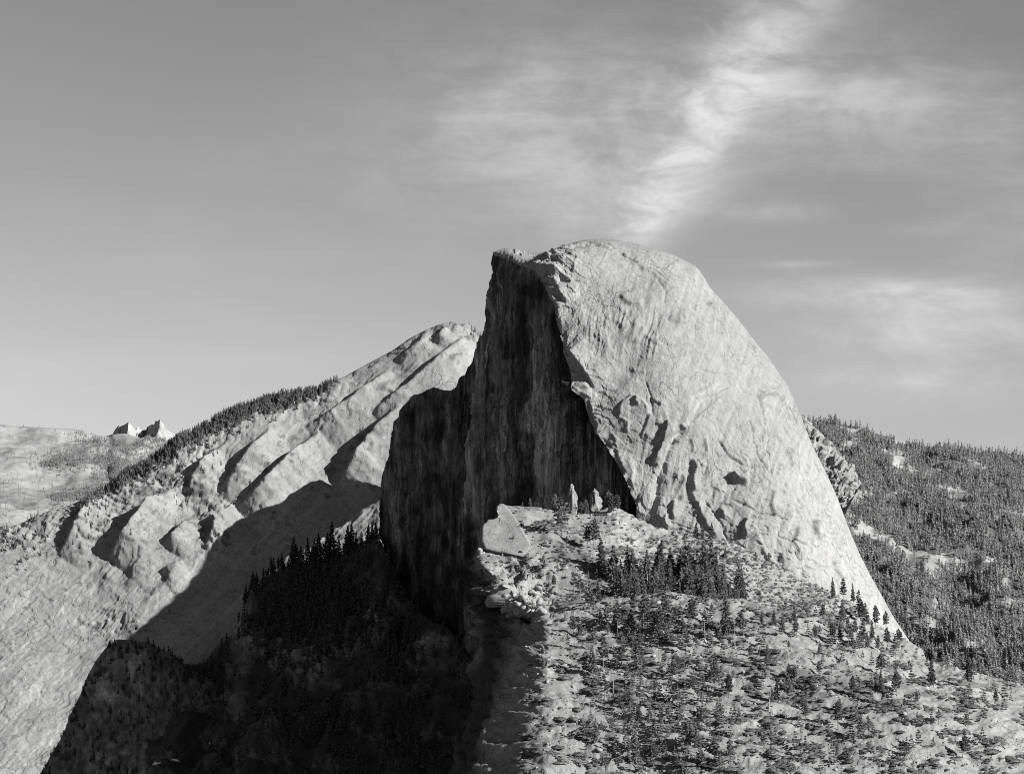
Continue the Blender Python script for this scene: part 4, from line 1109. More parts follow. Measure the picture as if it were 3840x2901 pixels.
def shrub_density(px, py):
    def blob(x, y, sx, sy): return np.exp(-((px - x) / sx) ** 2 - ((py - y) / sy) ** 2)
    c = 0.40 + .30 * fbm(pl(px / 190, py / 60, 4.9), 2)
    c = c + .5 * blob(2130, 2110, 130, 60) + .35 * blob(2050, 1965, 80, 35) + .3 * blob(2480, 2080, 220, 50) + .3 * blob(2420, 2390, 220, 60) + .3 * blob(2650, 2370, 160, 30) + .25 * blob(2900, 2240, 150, 40)
    c = c + .3 * blob(2950, 2580, 250, 40) + .25 * blob(3400, 2590, 200, 30) + .15 * blob(2700, 2130, 120, 50)
    c = c - .5 * blob(1970, 2190, 130, 60) - .5 * blob(2030, 2370, 120, 60) - .35 * blob(2170, 2300, 70, 20) - .5 * blob(2890, 2395, 110, 30) - .5 * blob(3260, 2500, 90, 40) - .45 * blob(2690, 2590, 110, 28) - .35 * blob(3080, 2420, 60, 30) - .3 * blob(1860, 2040, 60, 70) - .25 * blob(3480, 2560, 90, 25) - .15 * blob(3000, 2150, 200, 40)
    return np.clip(c, 0, 1)


RIDGE = build_ridge()

# ------------------------------------------------------------------ trees, shrubs and rocks: templates


def quad_clump(c, ax, up, L, W, rng):
    """a needle clump: two crossed leaf-shaped blades round the point c"""
    ax = ax / np.linalg.norm(ax)
    sd = np.cross(ax, up); sd /= max(np.linalg.norm(sd), 1e-6)
    u2 = np.cross(sd, ax)
    V = []
    for s in (sd, u2):
        V += [c - ax * L * .5, c + s * W * .5 + ax * L * .05, c + ax * L * .5, c - s * W * .5 + ax * L * .05]
    return V


def make_crown(seed, kind, levels, per, size):
    rng = np.random.default_rng(seed)
    V = []
    base = {'pine': rng.uniform(.22, .36), 'fir': rng.uniform(.06, .16), 'sparse': rng.uniform(.34, .5)}[kind]
    rad = {'pine': rng.uniform(.19, .25), 'fir': rng.uniform(.15, .19), 'sparse': rng.uniform(.16, .21)}[kind]
    lean = rng.uniform(-.03, .03, 2); side = rng.uniform(0, 6.283); lop = rng.uniform(0, .45) * (kind != 'fir')
    for k in range(levels):
        f = k / (levels - 1)
        z = base + (1 - base) * f ** .92
        if kind == 'fir': r = rad * (1 - f) ** .85 + .008
        else: r = rad * min(1, .55 + 2.2 * f) * (1 - f) ** .62 * rng.uniform(.75, 1.12) + .012
        m = max(3, int(per * (.4 + .6 * r / rad)))
        a0 = rng.uniform(0, 7)
        for j in range(m):
            if kind == 'sparse' and rng.random() < .25: continue
            a = a0 + 6.283 * (j + rng.uniform(-.3, .3)) / m
            rr = r * rng.uniform(.5, 1.22) * (1 + lop * math.cos(a - side))
            dirv = np.array([math.cos(a), math.sin(a), rng.uniform(-.45, .15) if kind == 'fir' else rng.uniform(-.15, .4)])
            for q in ((.62,) if rr < .06 else (.45, .9)):
                c = np.array([lean[0] * z, lean[1] * z, z]) + dirv * rr * q + rng.normal(0, .008, 3)
                V += quad_clump(c, dirv + rng.normal(0, .25, 3), np.array([0, 0, 1.]), size * rng.uniform(.8, 1.3) * (.6 + .5 * r / rad), size * rng.uniform(.45, .8), rng)
    V += quad_clump(np.array([lean[0], lean[1], .985]), np.array([.05, 0, 1.]), np.array([1., 0, 0]), size * 1.0, size * .35, rng)
    V = np.array(V); Q = np.arange(len(V)).reshape(-1, 4)
    return V, Q, base


def make_trunk(seed, top=.95, r0=.016, sides=6, lean=.01):
    rng = np.random.default_rng(seed)
    zs = [-.03, .02, .3, .6, top]; V = []
    b = rng.uniform(-lean, lean, 2)
    for z in zs:
        r = r0 * (1.25 if z < 0 else 1.0) * (1 - .85 * max(0, z) / 1.0)
        for k in range(sides):
            a = 6.283 * k / sides
            V.append((b[0] * z * z + r * math.cos(a), b[1] * z * z + r * math.sin(a), z))
    Q = []
    for i in range(len(zs) - 1):
        for k in range(sides):
            Q.append((i * sides + k, i * sides + (k + 1) % sides, (i + 1) * sides + (k + 1) % sides, (i + 1) * sides + k))
    return np.array(V), np.array(Q)


def make_shrub(seed, blades=46, size=.34, nu=10, nv=4):
    """a low mat: a lumpy mound hidden under a coat of small leaf sprays"""
    rng = np.random.default_rng(seed)
    V = []; Q = []
    lob = rng.uniform(.75, 1.2, 12)
    for i in range(nv + 1):
        el = (i / nv) * 1.45
        for j in range(nu):
            a = 6.283 * j / nu
            r = math.cos(el) * np.interp(a, np.linspace(0, 6.283, 12), np.append(lob[:11], lob[0]))
            V.append((r * .92 * math.cos(a), r * .92 * math.sin(a), .9 * math.sin(el) * (.9 + .2 * rng.random()) - .12))
    for i in range(nv):
        for j in range(nu):
            Q.append((i * nu + j, i * nu + (j + 1) % nu, (i + 1) * nu + (j + 1) % nu, (i + 1) * nu + j))
    n0 = len(V)
    for k in range(blades):
        el = math.asin(rng.uniform(.02, 1)); a = rng.uniform(0, 6.283)
        rl = np.interp(a, np.linspace(0, 6.283, 12), np.append(lob[:11], lob[0]))
        nrm = np.array([math.cos(el) * math.cos(a), math.cos(el) * math.sin(a), math.sin(el)])
        c = nrm * np.array([rl, rl, .92]) * rng.uniform(.88, 1.05)
        V += quad_clump(c, nrm + rng.normal(0, .7, 3), rng.normal(0, 1, 3), size * rng.uniform(.6, 1.3), size * rng.uniform(.5, .9), rng)
    V = np.array([np.asarray(v, float) for v in V])
    Q = np.array(Q + [tuple(range(n0 + 4 * i, n0 + 4 * i + 4)) for i in range((len(V) - n0) // 4)])
    return V, Q


def make_rock(seed, sub=2):
    import bmesh
    bm = bmesh.new(); bmesh.ops.create_icosphere(bm, subdivisions=sub, radius=1.0)
    rng = np.random.default_rng(seed)
    V = np.array([v.co[:] for v in bm.verts])
    T = np.array([[v.index for v in f.verts] for f in bm.faces]); bm.free()
    V = V * (1 + .16 * fbm(V * 1.1 + seed * 3.7, 3))[:, None]
    for k in range(18):                                    # cleaved faces
        nrm = rng.normal(0, 1, 3); nrm /= np.linalg.norm(nrm)
        cut = rng.uniform(.42, .8); dd = V @ nrm
        V = V - np.maximum(dd - cut, 0)[:, None] * nrm * .93
    V = V * rng.uniform(.8, 1.5, 3) * np.array([1.15, 1.15, .95])
    V += .03 * np.stack([vn(V * 3 + k * 9.0) for k in range(3)], -1)
    return V, T


def rotz(V, a):
    c, s = math.cos(a), math.sin(a)
    return np.stack([V[:, 0] * c - V[:, 1] * s, V[:, 0] * s + V[:, 1] * c, V[:, 2]], -1)


def stamp(templates, pts, scl, rng):
    """many small copies joined into one mesh; templates: [(V, Q)], all quads"""
    Vs = []; Qs = []; n = 0
    which = rng.integers(0, len(templates), len(pts)); ang = rng.uniform(0, 6.283, len(pts))
    for t, (V, Q) in enumerate(templates):
        idx = np.where(which == t)[0]
        if not len(idx): continue
        c, s = np.cos(ang[idx])[:, None], np.sin(ang[idx])[:, None]
        sc = scl[idx]
        X = (V[None, :, 0] * c - V[None, :, 1] * s) * sc[:, :1]; Y = (V[None, :, 0] * s + V[None, :, 1] * c) * sc[:, :1]; Z = V[None, :, 2] * sc[:, 1:2]
        W = np.stack([X, Y, np.broadcast_to(Z, X.shape)], -1) + pts[idx][:, None]
        Vs.append(W.reshape(-1, 3))
        Qs.append((Q[None] + (n + np.arange(len(idx)) * len(V))[:, None, None]).reshape(-1, Q.shape[1])); n += len(idx) * len(V)
    return np.concatenate(Vs), np.concatenate(Qs)


def scatter(surf, count, dens, rng, rows=None):
    """random points of a grid surface, as many per picture area as dens asks for"""
    co = surf if rows is None else surf[rows]
    px, py = proj(co)
    e1 = np.stack([px[:-1, 1:] - px[:-1, :-1], py[:-1, 1:] - py[:-1, :-1]], -1); e2 = np.stack([px[1:, :-1] - px[:-1, :-1], py[1:, :-1] - py[:-1, :-1]], -1)
    area = np.abs(e1[..., 0] * e2[..., 1] - e1[..., 1] * e2[..., 0])
    w = area * dens(px[:-1, :-1], py[:-1, :-1])
    w = w.ravel() / w.sum()
    k = rng.choice(len(w), count, p=w)
    i, j = np.unravel_index(k, area.shape)
    a = rng.random(count)[:, None]; b = rng.random(count)[:, None]
    p = co[i, j] * (1 - a) * (1 - b) + co[i, j + 1] * (1 - a) * b + co[i + 1, j] * a * (1 - b) + co[i + 1, j + 1] * a * b
    return p


PINES = [make_crown(100 + k, 'pine', 13, 9, .115) for k in range(9)]
FIRS = [make_crown(200 + k, 'fir', 17, 9, .10) for k in range(9)]
SPARSE = [make_crown(300 + k, 'sparse', 12, 8, .105) for k in range(7)]
LOWFIR = [make_crown(400 + k, 'fir', 7, 5, .17)[:2] for k in range(6)]
LOWPINE = [make_crown(420 + k, 'pine', 6, 5, .17)[:2] for k in range(4)]


def make_far_tree(seed, wide=.2):
    """a conifer a few pixels high: one leaf-shaped blade per branch tuft"""
    rng = np.random.default_rng(seed); V = []
    for k in range(5):
        f = k / 4; z = .1 + .8 * f; r = wide * (1 - f) ** .8 + .02
        for j in range(3):
            a = k * 1.1 + 6.283 * (j + rng.uniform(-.25, .25)) / 3
            o = np.array([math.cos(a), math.sin(a), 0]); sd = np.array([-o[1], o[0], 0])
            c = np.array([0, 0, z]); L_ = r * rng.uniform(.8, 1.25); w_ = .12 + .13 * (1 - f)
            V += [c + np.array([0, 0, .15]), c + o * L_ * .55 + sd * w_ * .6 + np.array([0, 0, .02]), c + o * L_ + np.array([0, 0, -.07]), c + o * L_ * .55 - sd * w_ * .6 + np.array([0, 0, .02])]
    V.append(np.array([.03, 0, .8])); V.append(np.array([0, .03, .8])); V.append(np.array([0, 0, 1.03])); V.append(np.array([-.03, 0, .8]))
    V = np.array(V); return V, np.arange(len(V)).reshape(-1, 4)


FARTREE = [make_far_tree(440 + k, .17 + .012 * k) for k in range(7)]
TRUNK_ME = [raw_mesh('trunk', *make_trunk(500 + k)) for k in range(4)]
SNAG_ME = [raw_mesh('bare_trunk', *make_trunk(520 + k, top=1.0, r0=.022, lean=.03)) for k in range(3)]
for m_ in TRUNK_ME: m_.materials.append(M_BARK)
for m_ in SNAG_ME: m_.materials.append(M_SNAG)


def crown_meshes(lst, nm, mat):
    r = []
    for V, Q, b in lst:
        me = raw_mesh(nm, V, quads=Q, smooth=False); me.materials.append(mat); r.append(me)
    return r


CROWN = {'pine': crown_meshes(PINES, 'pine_crown', M_NEEDLE), 'fir': crown_meshes(FIRS, 'fir_crown', M_NEEDLE), 'sparse': crown_meshes(SPARSE, 'sparse_crown', M_NEEDLE),
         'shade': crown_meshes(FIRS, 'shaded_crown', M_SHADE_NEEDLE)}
TRNG = random.Random(5)


def tree(p, h, kind, label, group):
    """one conifer: an Empty at the foot, a trunk and a crown"""
    name = {'pine': 'pine_tree', 'fir': 'fir_tree', 'sparse': 'pine_tree', 'shade': 'fir_tree', 'snag': 'dead_tree'}[kind]
    e = bpy.data.objects.new(name, None); COL.objects.link(e)
    e.location = p; e.rotation_euler = (TRNG.uniform(-.06, .06), TRNG.uniform(-.06, .06), TRNG.uniform(0, 6.283))
    wd = TRNG.uniform(.8, 1.4)
    h *= TRNG.choice((.85, 1.0, 1.15, 1.3, 1.4)); wd *= .95
    e.scale = (h * wd, h * wd, h)
    e.empty_display_size = .1
    if kind == 'snag':
        o = bpy.data.objects.new('trunk', TRNG.choice(SNAG_ME)); COL.objects.link(o); o.parent = e
    else:
        o = bpy.data.objects.new('trunk', TRNG.choice(TRUNK_ME)); COL.objects.link(o); o.parent = e
        o = bpy.data.objects.new('crown', TRNG.choice(CROWN[kind])); COL.objects.link(o); o.parent = e
    tag(e, label, 'tree', group)
    return e


R_PX, R_PY = proj(RIDGE[2])
R_ALLOW = (RIDGE[4] > .10) & (RIDGE[3] > .055)
R_FLAT = np.where(R_ALLOW.ravel())[0]
R_XY = np.stack([R_PX.ravel()[R_FLAT], R_PY.ravel()[R_FLAT]], -1); R_CO = RIDGE[2].reshape(-1, 3)[R_FLAT]


def on_ridge(x, y):
    w = (R_XY[:, 0] - x) ** 2 + (R_XY[:, 1] - y) ** 2
    k = np.argpartition(w, 8)[:8]
    k = k[w[k] < w[k].min() + 30]
    return R_CO[k[np.argmin(R_CO[k, 1])]]


NAMED_TREES = [
    (2110, 2008, 100, 'sparse', 'tall open pine with two leaning stems on the bare slope above the slab'),
    (2203, 2046, 92, 'pine', 'dark round-headed pine casting a long shadow on the upper slope'),
    (2228, 2053, 116, 'pine', 'tall pine just right of the dark round-headed pine'),
    (2220, 2084, 36, 'snag', 'short white dead trunk standing below the dark round-headed pine'),
    (2610, 2012, 66, 'fir', 'tallest of three firs in a row at the foot of the dome'),
    (2632, 2012, 56, 'fir', 'middle of three firs in a row at the foot of the dome'),
    (2667, 2014, 56, 'fir', 'rightmost of three firs in a row at the foot of the dome'),
    (2725, 2372, 112, 'fir', 'tall dark fir alone on the near slope right of the grove'),
    (2788, 2379, 88, 'pine', 'spreading pine beside the tall dark fir on the near slope'),
    (2645, 2400, 70, 'snag', 'pale splintered dead tree among the scrub of the near slope'),
    (2154, 2230, 105, 'sparse', 'tall open pine left of the dense grove'),
    (2207, 2224, 92, 'snag', 'tall bare white trunk at the left end of the dense grove'),
    (2265, 2618, 112, 'sparse', 'tall thin pine low on the near slope by the cliff edge'),
    (2262, 2514, 100, 'sparse', 'tall thin pine halfway down the near slope with a pale trunk'),
    (1995, 1893, 36, 'pine', 'bushy small pine on the ridge crest against the dark cliff'),
    (2086, 1925, 62, 'sparse', 'thin pine beside the sunlit rock pinnacle'),
    (2610, 2100, 40, 'snag', 'slim bare trunk on the scrub slope below the three firs'),
]
UPPER = 'pines on the upper slope of the sunlit ridge'
NEARG = 'pines scattered over the near slope'
FOOT = 'firs and pines along the right foot of the dome'
GROVE = 'firs of the dense grove in the hollow'
HAND_TREES = [
    (2160, 1925, 46, 'sparse', 3), (2195, 1915, 52, 'pine', 3), (2206, 1914, 44, 'fir', 3), (2282, 1912, 60, 'pine', 3), (2296, 1918, 48, 'fir', 3), (2316, 1930, 56, 'pine', 3), (2180, 1920, 40, 'pine', 3), (2040, 1915, 26, 'pine', 3), (1965, 1888, 18, 'pine', 3),
    (2260, 2143, 120, 'fir', 0), (2130, 2040, 30, 'sparse', 0), (2043, 2161, 60, 'sparse', 0), (2076, 2201, 36, 'pine', 0), (2095, 2153, 42, 'sparse', 0), (2177, 2247, 92, 'sparse', 0), (2248, 2257, 90, 'fir', 0), (1920, 2030, 32, 'sparse', 0),
    (2213, 2292, 78, 'sparse', 1), (2225, 2292, 70, 'sparse', 1), (2251, 2346, 58, 'pine', 1), (2270, 2353, 72, 'sparse', 1), (2284, 2396, 80, 'sparse', 1), (2319, 2379, 88, 'sparse', 1), (2362, 2367, 68, 'pine', 1), (2428, 2365, 76, 'sparse', 1), (2454, 2355, 80, 'pine', 1),
    (2499, 2318, 82, 'pine', 1), (2522, 2341, 60, 'pine', 1), (2567, 2372, 72, 'sparse', 1), (2409, 2348, 96, 'sparse', 1), (2132, 2440, 82, 'sparse', 1), (2177, 2391, 66, 'pine', 1), (2154, 2377, 50, 'pine', 1), (2228, 2438, 96, 'sparse', 1), (2329, 2495, 100, 'sparse', 1),
    (2388, 2500, 82, 'sparse', 1), (2374, 2443, 72, 'pine', 1), (2225, 2528, 84, 'fir', 1), (2546, 2533, 80, 'sparse', 1), (2668, 2286, 30, 'fir', 1), (2852, 2354, 62, 'pine', 1), (2904, 2341, 46, 'fir', 1), (2933, 2386, 62, 'pine', 1), (2989, 2386, 82, 'pine', 1), (2980, 2327, 42, 'fir', 1),
    (2958, 2431, 42, 'pine', 1), (2813, 2454, 46, 'fir', 1), (2953, 2549, 46, 'pine', 1), (2872, 2562, 46, 'sparse', 1), (2680, 2526, 62, 'fir', 1), (3071, 2526, 46, 'pine', 1), (3175, 2508, 42, 'sparse', 1), (3301, 2594, 62, 'fir', 1), (3489, 2531, 62, 'sparse', 1), (3421, 2535, 46, 'sparse', 1),
    (3360, 2526, 42, 'sparse', 1), (3290, 2485, 30, 'sparse', 1), (3500, 2571, 46, 'sparse', 1), (2834, 2119, 62, 'sparse', 2), (2718, 2088, 36, 'fir', 2), (2883, 2115, 46, 'sparse', 2), (2940, 2101, 46, 'pine', 2), (3125, 2242, 56, 'fir', 2), (3170, 2242, 62, 'pine', 2), (3202, 2248, 56, 'fir', 2),
    (3236, 2258, 46, 'sparse', 2), (3084, 2323, 46, 'pine', 2), (3159, 2327, 62, 'fir', 2), (3234, 2336, 72, 'pine', 2), (3247, 2338, 62, 'fir', 2), (3288, 2360, 72, 'pine', 2), (3319, 2362, 62, 'pine', 2), (3060, 2390, 62, 'pine', 2), (3121, 2399, 82, 'pine', 2), (3154, 2418, 88, 'pine', 2),
    (3182, 2422, 78, 'sparse', 2), (3231, 2424, 82, 'pine', 2), (3252, 2428, 62, 'fir', 2), (3328, 2430, 62, 'pine', 2), (3358, 2468, 86, 'sparse', 2), (3378, 2416, 42, 'pine', 2), (3290, 2440, 70, 'pine', 2), (3270, 2400, 66, 'fir', 2), (3205, 2390, 60, 'pine', 2),
]
CREST_G = 'small trees on the crest by the rock pinnacle'
ZONE_GROUP = [UPPER, NEARG, FOOT, CREST_G, GROVE]


def where_on_ridge(x, y, z):
    if z == 3: return 'on the crest left of the rock pinnacle' if x < 2130 else ('beside the sunlit rock pinnacle' if x < 2240 else 'under the dark arch of the dome')
    if z == 4: return 'in the dense grove, ' + ['at its left end', 'left of its middle', 'in its middle', 'right of its middle', 'at its right end'][int(np.clip((x - 2260) / 112, 0, 4))]
    if z == 0: return 'on the pale sandy slope under the slab' if x < 2120 else 'on the scrub slope left of the grove'
    if z == 2: return 'on the scrub slope right under the dome' if y < 2200 else ('along the bottom edge of the dome' if y < 2345 else ('in the loose stand below the dome' if x < 3200 else 'in the stand by the dome\'s lower right corner'))
    if y < 2345: v = 'atop the near slope'
    elif y < 2420: v = 'high on the near slope'
    elif y < 2520: v = 'halfway down the near slope'
    elif y < 2620: v = 'low on the near slope'
    else: v = 'at the foot of the near slope'
    for lim, t in ((2180, ' by the cliff edge'), (2330, ' right of the bare slab'), (2480, ' below the grove\'s left'), (2640, ' below the grove'), (2820, ' below the grove\'s right'), (3000, ' below mid dome'), (3200, ' below the dome\'s right'), (3420, ' on pale sand'), (9999, ' towards the forest')):
        if x < lim: return v + t


def tree_label(x, y, h, k, z):
    sz = 'tall' if h > 78 else ('middling' if h > 50 else 'small')
    kd = {'pine': 'full-crowned pine', 'fir': 'pointed fir', 'sparse': 'thin open pine', 'snag': 'bare dead trunk'}[k]
    return sz + ' ' + kd + ' ' + where_on_ridge(x, y, z), ZONE_GROUP[z]



def build_ridge_trees():
    n = 0
    for x, y, h, k, lab in NAMED_TREES:
        p = on_ridge(x, y); tree(p, h * p[1] / F, k, lab, None); n += 1
    for x, y, h, k, z in HAND_TREES:
        p = on_ridge(x, y); tree(p, h * p[1] / F, k, *tree_label(x, y, h, k, z)); n += 1
    rng = np.random.default_rng(21)
    # dense grove in the hollow: feet on the low ground behind the near crest
    r = RIDGE[3]; rows = np.where((r[:, 0] > .27) & (r[:, 0] < .455))[0]

    def dens(px, py):
        d = sstep(px, 2250, 2330) * (1 - sstep(px, 2760, 2830)) * sstep(py, 2130 + .1 * np.abs(px - 2500), 2175)
        return d * (1 + .8 * sstep(py, 2200, 2240))
    pts = scatter(RIDGE[2], 125, dens, rng, rows)
    for p in pts:
        x, y = proj(p)
        h = rng.uniform(66, 112) if x < 2720 else rng.uniform(50, 80)
        k = 'fir' if rng.random() < .85 else ('pine' if rng.random() < .7 else 'snag')
        tree(p, h * p[1] / F, k, *tree_label(x, y, h, k, 4)); n += 1
    # more thin pines on the near slope and towards the right
    def dens2(px, py):
        return (sstep(py, 2290, 2330) * (.35 + sstep(px, 2180, 2260) * (1 - sstep(px, 2620, 2760)) + .8 * sstep(px, 2900, 3050) * (1 - sstep(py, 2420, 2470))) * sstep(px, 2100, 2200)) * (px < 3800)
    rows = np.where(r[:, 0] > .47)[0]
    for p in scatter(RIDGE[2], 70, dens2, rng, rows):
        x, y = proj(p)
        if y > 2880: continue
        h = rng.uniform(40, 84) * (1 if y > 2300 else .8)
        z = 1 if x < 3050 else 2
        k = ['sparse', 'pine', 'fir', 'snag'][rng.choice(4, p=[.45, .33, .14, .08])]
        tree(p, h * p[1] / F, k, *tree_label(x, y, h, k, z)); n += 1
    # the many smaller trees that fill in between, past counting
    def dens3(px, py):
        return (.25 + sstep(px, 2150, 2260) * (1 - sstep(px, 2680, 2800)) + 1.0 * np.exp(-((px - 3150) / 130) ** 2 - ((py - 2380) / 60) ** 2)) * (px > 2120) * (px < 3850) * (py > 2140) * (py < 2900)
    pts = scatter(RIDGE[2], 520, dens3, rng, np.where(r[:, 0] > .3)[0])
    hh = rng.uniform(9, 25, len(pts)) * (.7 + .5 * rng.random(len(pts)))
    V, Q = stamp(LOWFIR + LOWPINE, pts, np.stack([hh * 1.2, hh], -1), rng)
    o = link('ridge_forest', raw_mesh('ridge_forest', V, quads=Q, smooth=False), M_NEEDLE)
    tag(o, 'small trees filling in between the pines of the sunlit ridge', 'trees', kind='stuff')
    return n


print('ridge trees', build_ridge_trees())


def surf_point(surf, x, y):
    px, py = proj(surf); w = (px - x) ** 2 + (py - y) ** 2
    k = np.argmin(w); return surf.reshape(-1, 3)[k]


def build_dark_trees():
    S = DARK[2]
    lst = [(1409, 2030, 44), (1395, 2036, 40), (1380, 2042, 52), (1352, 2058, 40), (1319, 2078, 62), (1298, 2084, 64), (1305, 2090, 50), (1272, 2092, 46), (1240, 2104, 90), (1222, 2106, 84), (1195, 2112, 70), (1180, 2116, 58), (1155, 2114, 56), (1130, 2118, 50), (1110, 2122, 62), (1060, 2138, 44), (1045, 2142, 40), (1022, 2158, 42),
           (1005, 2172, 40), (990, 2180, 48), (962, 2208, 60), (950, 2216, 44), (935, 2240, 44), (925, 2262, 40), (1085, 2126, 40), (1165, 2124, 66), (1255, 2108, 58), (1335, 2074, 46)]
    for x, y, h in lst:
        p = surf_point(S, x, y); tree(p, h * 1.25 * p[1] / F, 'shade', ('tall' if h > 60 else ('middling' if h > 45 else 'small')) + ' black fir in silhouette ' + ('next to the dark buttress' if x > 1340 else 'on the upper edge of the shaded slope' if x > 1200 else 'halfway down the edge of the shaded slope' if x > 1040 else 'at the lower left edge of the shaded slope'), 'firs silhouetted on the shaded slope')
    rng = np.random.default_rng(31)

    def dens(px, py):
        a = sstep(py - np.interp(px, [p[0] for p in DARK_TOP], [p[1] for p in DARK_TOP]), 5, 25)
        return a * (.12 + np.exp(-((px - 1180) / 220) ** 2 - ((py - 2260) / 130) ** 2) + .35 * np.exp(-((px - 1500) / 90) ** 2 - ((py - 2400) / 110) ** 2)) * (py < 2950) * ((px > 780) | (py < 2600))
    pts = scatter(S, 1500, dens, rng)
    h = rng.uniform(16, 40, len(pts))
    V, Q = stamp(FARTREE, pts, np.stack([h * 1.1, h], -1), rng)
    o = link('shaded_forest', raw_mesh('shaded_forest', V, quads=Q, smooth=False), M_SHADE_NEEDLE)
    tag(o, 'dense black forest filling the shaded slope under the cliff', 'forest', kind='stuff')
    # scrub and small trees along the knoll
    pts = scatter(KNOLL, 520, lambda px, py: np.exp(-((py - np.interp(px, [p[0] for p in HUMP], [p[1] for p in HUMP])) / 60) ** 2) + .25, rng)
    h = rng.uniform(6, 17, len(pts))
    V, Q = stamp(FARTREE, pts, np.stack([h * 1.5, h], -1), rng)
    o = link('knoll_shrubbery', raw_mesh('knoll_shrubbery', V, quads=Q, smooth=False), M_SHADE_NEEDLE)
    tag(o, 'scrubby trees clinging to the dark rounded knoll', 'shrubs', kind='stuff')


def build_right_forest():
    rng = np.random.default_rng(41)
    S = RIGHT[2]

    def dens(px, py):
        b = right_bald(px, py)
        near = 1 / np.interp(py, [1600, 1800, 2100, 2600], [.42, .62, .85, 1.05]) ** 2
        return np.clip(1 - 1.05 * b, .03, 1) * near * (px > 2960) * (px < 3900) * (.75 + .5 * sstep(fbm(pl(px / 60, py / 40, 4.0), 3), -.4, .5))
    pts = scatter(S[5:], 11500, dens, rng)
    h = rng.uniform(11, 27, len(pts)) * (1 + .55 * rng.random(len(pts)) ** 2)
    V, Q = stamp(FARTREE, pts, np.stack([h * 1.15, h * 1.05], -1), rng)
    o = link('mountainside_forest', raw_mesh('mountainside_forest', V, quads=Q, smooth=False), M_FAR)
    tag(o, 'dense conifer forest covering the mountainside right of the dome', 'forest', kind='stuff')
    pts = scatter(SPUR[4:], 90, lambda px, py: .3 + sstep(py, 1720, 1850), rng)
    h = rng.uniform(8, 18, len(pts)); V, Q = stamp(LOWFIR, pts, np.stack([h * 1.1, h], -1), rng)
    o = link('spur_shrubbery', raw_mesh('spur_shrubbery', V, quads=Q, smooth=False), M_FAR)
    tag(o, 'small trees rooted on the rock spur behind the dome', 'trees', kind='stuff')


def build_left_forest():
    rng = np.random.default_rng(51)
    S = SLOPE[2][16:]
    cx = [p[0] for p in CREST]; cy = [p[1] for p in CREST]

    def dens(px, py):
        a = py - np.interp(px, cx, cy)
        w = np.interp(px, [200, 300, 480, 700, 830, 1000, 1200, 1290, 1350], [8, 20, 26, 34, 40, 34, 16, 6, 0.1])
        d = np.exp(-(a / w) ** 2) * sstep(px, 330, 420) * (1 - sstep(px, 1200, 1290))
        d += .12 * np.exp(-(a / 130) ** 2) * (px < 900) * sstep(fbm(pl(px / 40, py / 25, 3), 3), 0, .5)
        d += .5 * np.exp(-((px - 1790) / 30) ** 2) * np.exp(-(a / 10) ** 2)
        return d * (px > -100)
    pts = scatter(S, 2600, dens, rng)
    h = rng.uniform(14, 26, len(pts)); V, Q = stamp(FARTREE, pts, np.stack([h * 1.05, h], -1), rng)
    o = link('crest_forest', raw_mesh('crest_forest', V, quads=Q, smooth=False), M_FAR)
    tag(o, 'dark band of conifers along the crest of the long granite slope', 'forest', kind='stuff')
    S = HILLS[2][6:]

    def dens(px, py):
        def band(poly, w):
            d, _, t = poly_sd(px + 14 * vn(pl(px / 40, py / 20, 3)), py + 8 * vn(pl(px / 40, py / 20, 8)), poly); return np.exp(-(d / w) ** 2)
        d = band([(200, 1730), (284, 1722), (360, 1715), (430, 1735), (520, 1740), (600, 1720)], 26) + .9 * band([(300, 1640), (390, 1668), (470, 1685), (560, 1675)], 16) + .8 * band([(470, 1770), (400, 1790), (350, 1790)], 14) + .9 * band([(200, 1870), (300, 1862), (380, 1835)], 20) + .8 * band([(560, 1650), (640, 1640), (700, 1630)], 8)
        return d ** 1.3 * (.3 + sstep(fbm(pl(px / 26, py / 12, 2.0), 3), -.2, .4)) * (py < np.interp(px, cx, cy) + 12) * (px > -60) * (px < 760) + .010 * (py < np.interp(px, cx, cy) + 12)
    pts = scatter(S, 5600, dens, rng)
    h = rng.uniform(13, 25, len(pts)); V, Q = stamp(FARTREE, pts, np.stack([h * 1.1, h], -1), rng)
    o = link('far_hill_forest', raw_mesh('far_hill_forest', V, quads=Q, smooth=False), M_FAR)
    tag(o, 'bands of far conifers across the rolling hills', 'forest', kind='stuff')


build_dark_trees()
build_right_forest()
build_left_forest()

# ------------------------------------------------------------------ scrub and boulders on the ridge

SHRUB_T = [make_shrub(600 + k) for k in range(6)]
SHRUB_ME = []
for V_, Q_ in SHRUB_T:
    me_ = raw_mesh('shrub', V_, quads=Q_, smooth=False); me_.materials.append(M_SHRUB); SHRUB_ME.append(me_)
LOW_SHRUB = [make_shrub(650 + k, blades=5, size=.75, nu=6, nv=2) for k in range(5)]
ROCK_T = [make_rock(700 + k) for k in range(7)]
ROCK_ME = []
for V_, T_ in ROCK_T:
    me_ = raw_mesh('boulder', V_, tris=T_, smooth=False, attrs={'tone': np.ones(len(V_)), 'veg': np.zeros(len(V_))}); me_.materials.append(M_BOULDER); ROCK_ME.append(me_)


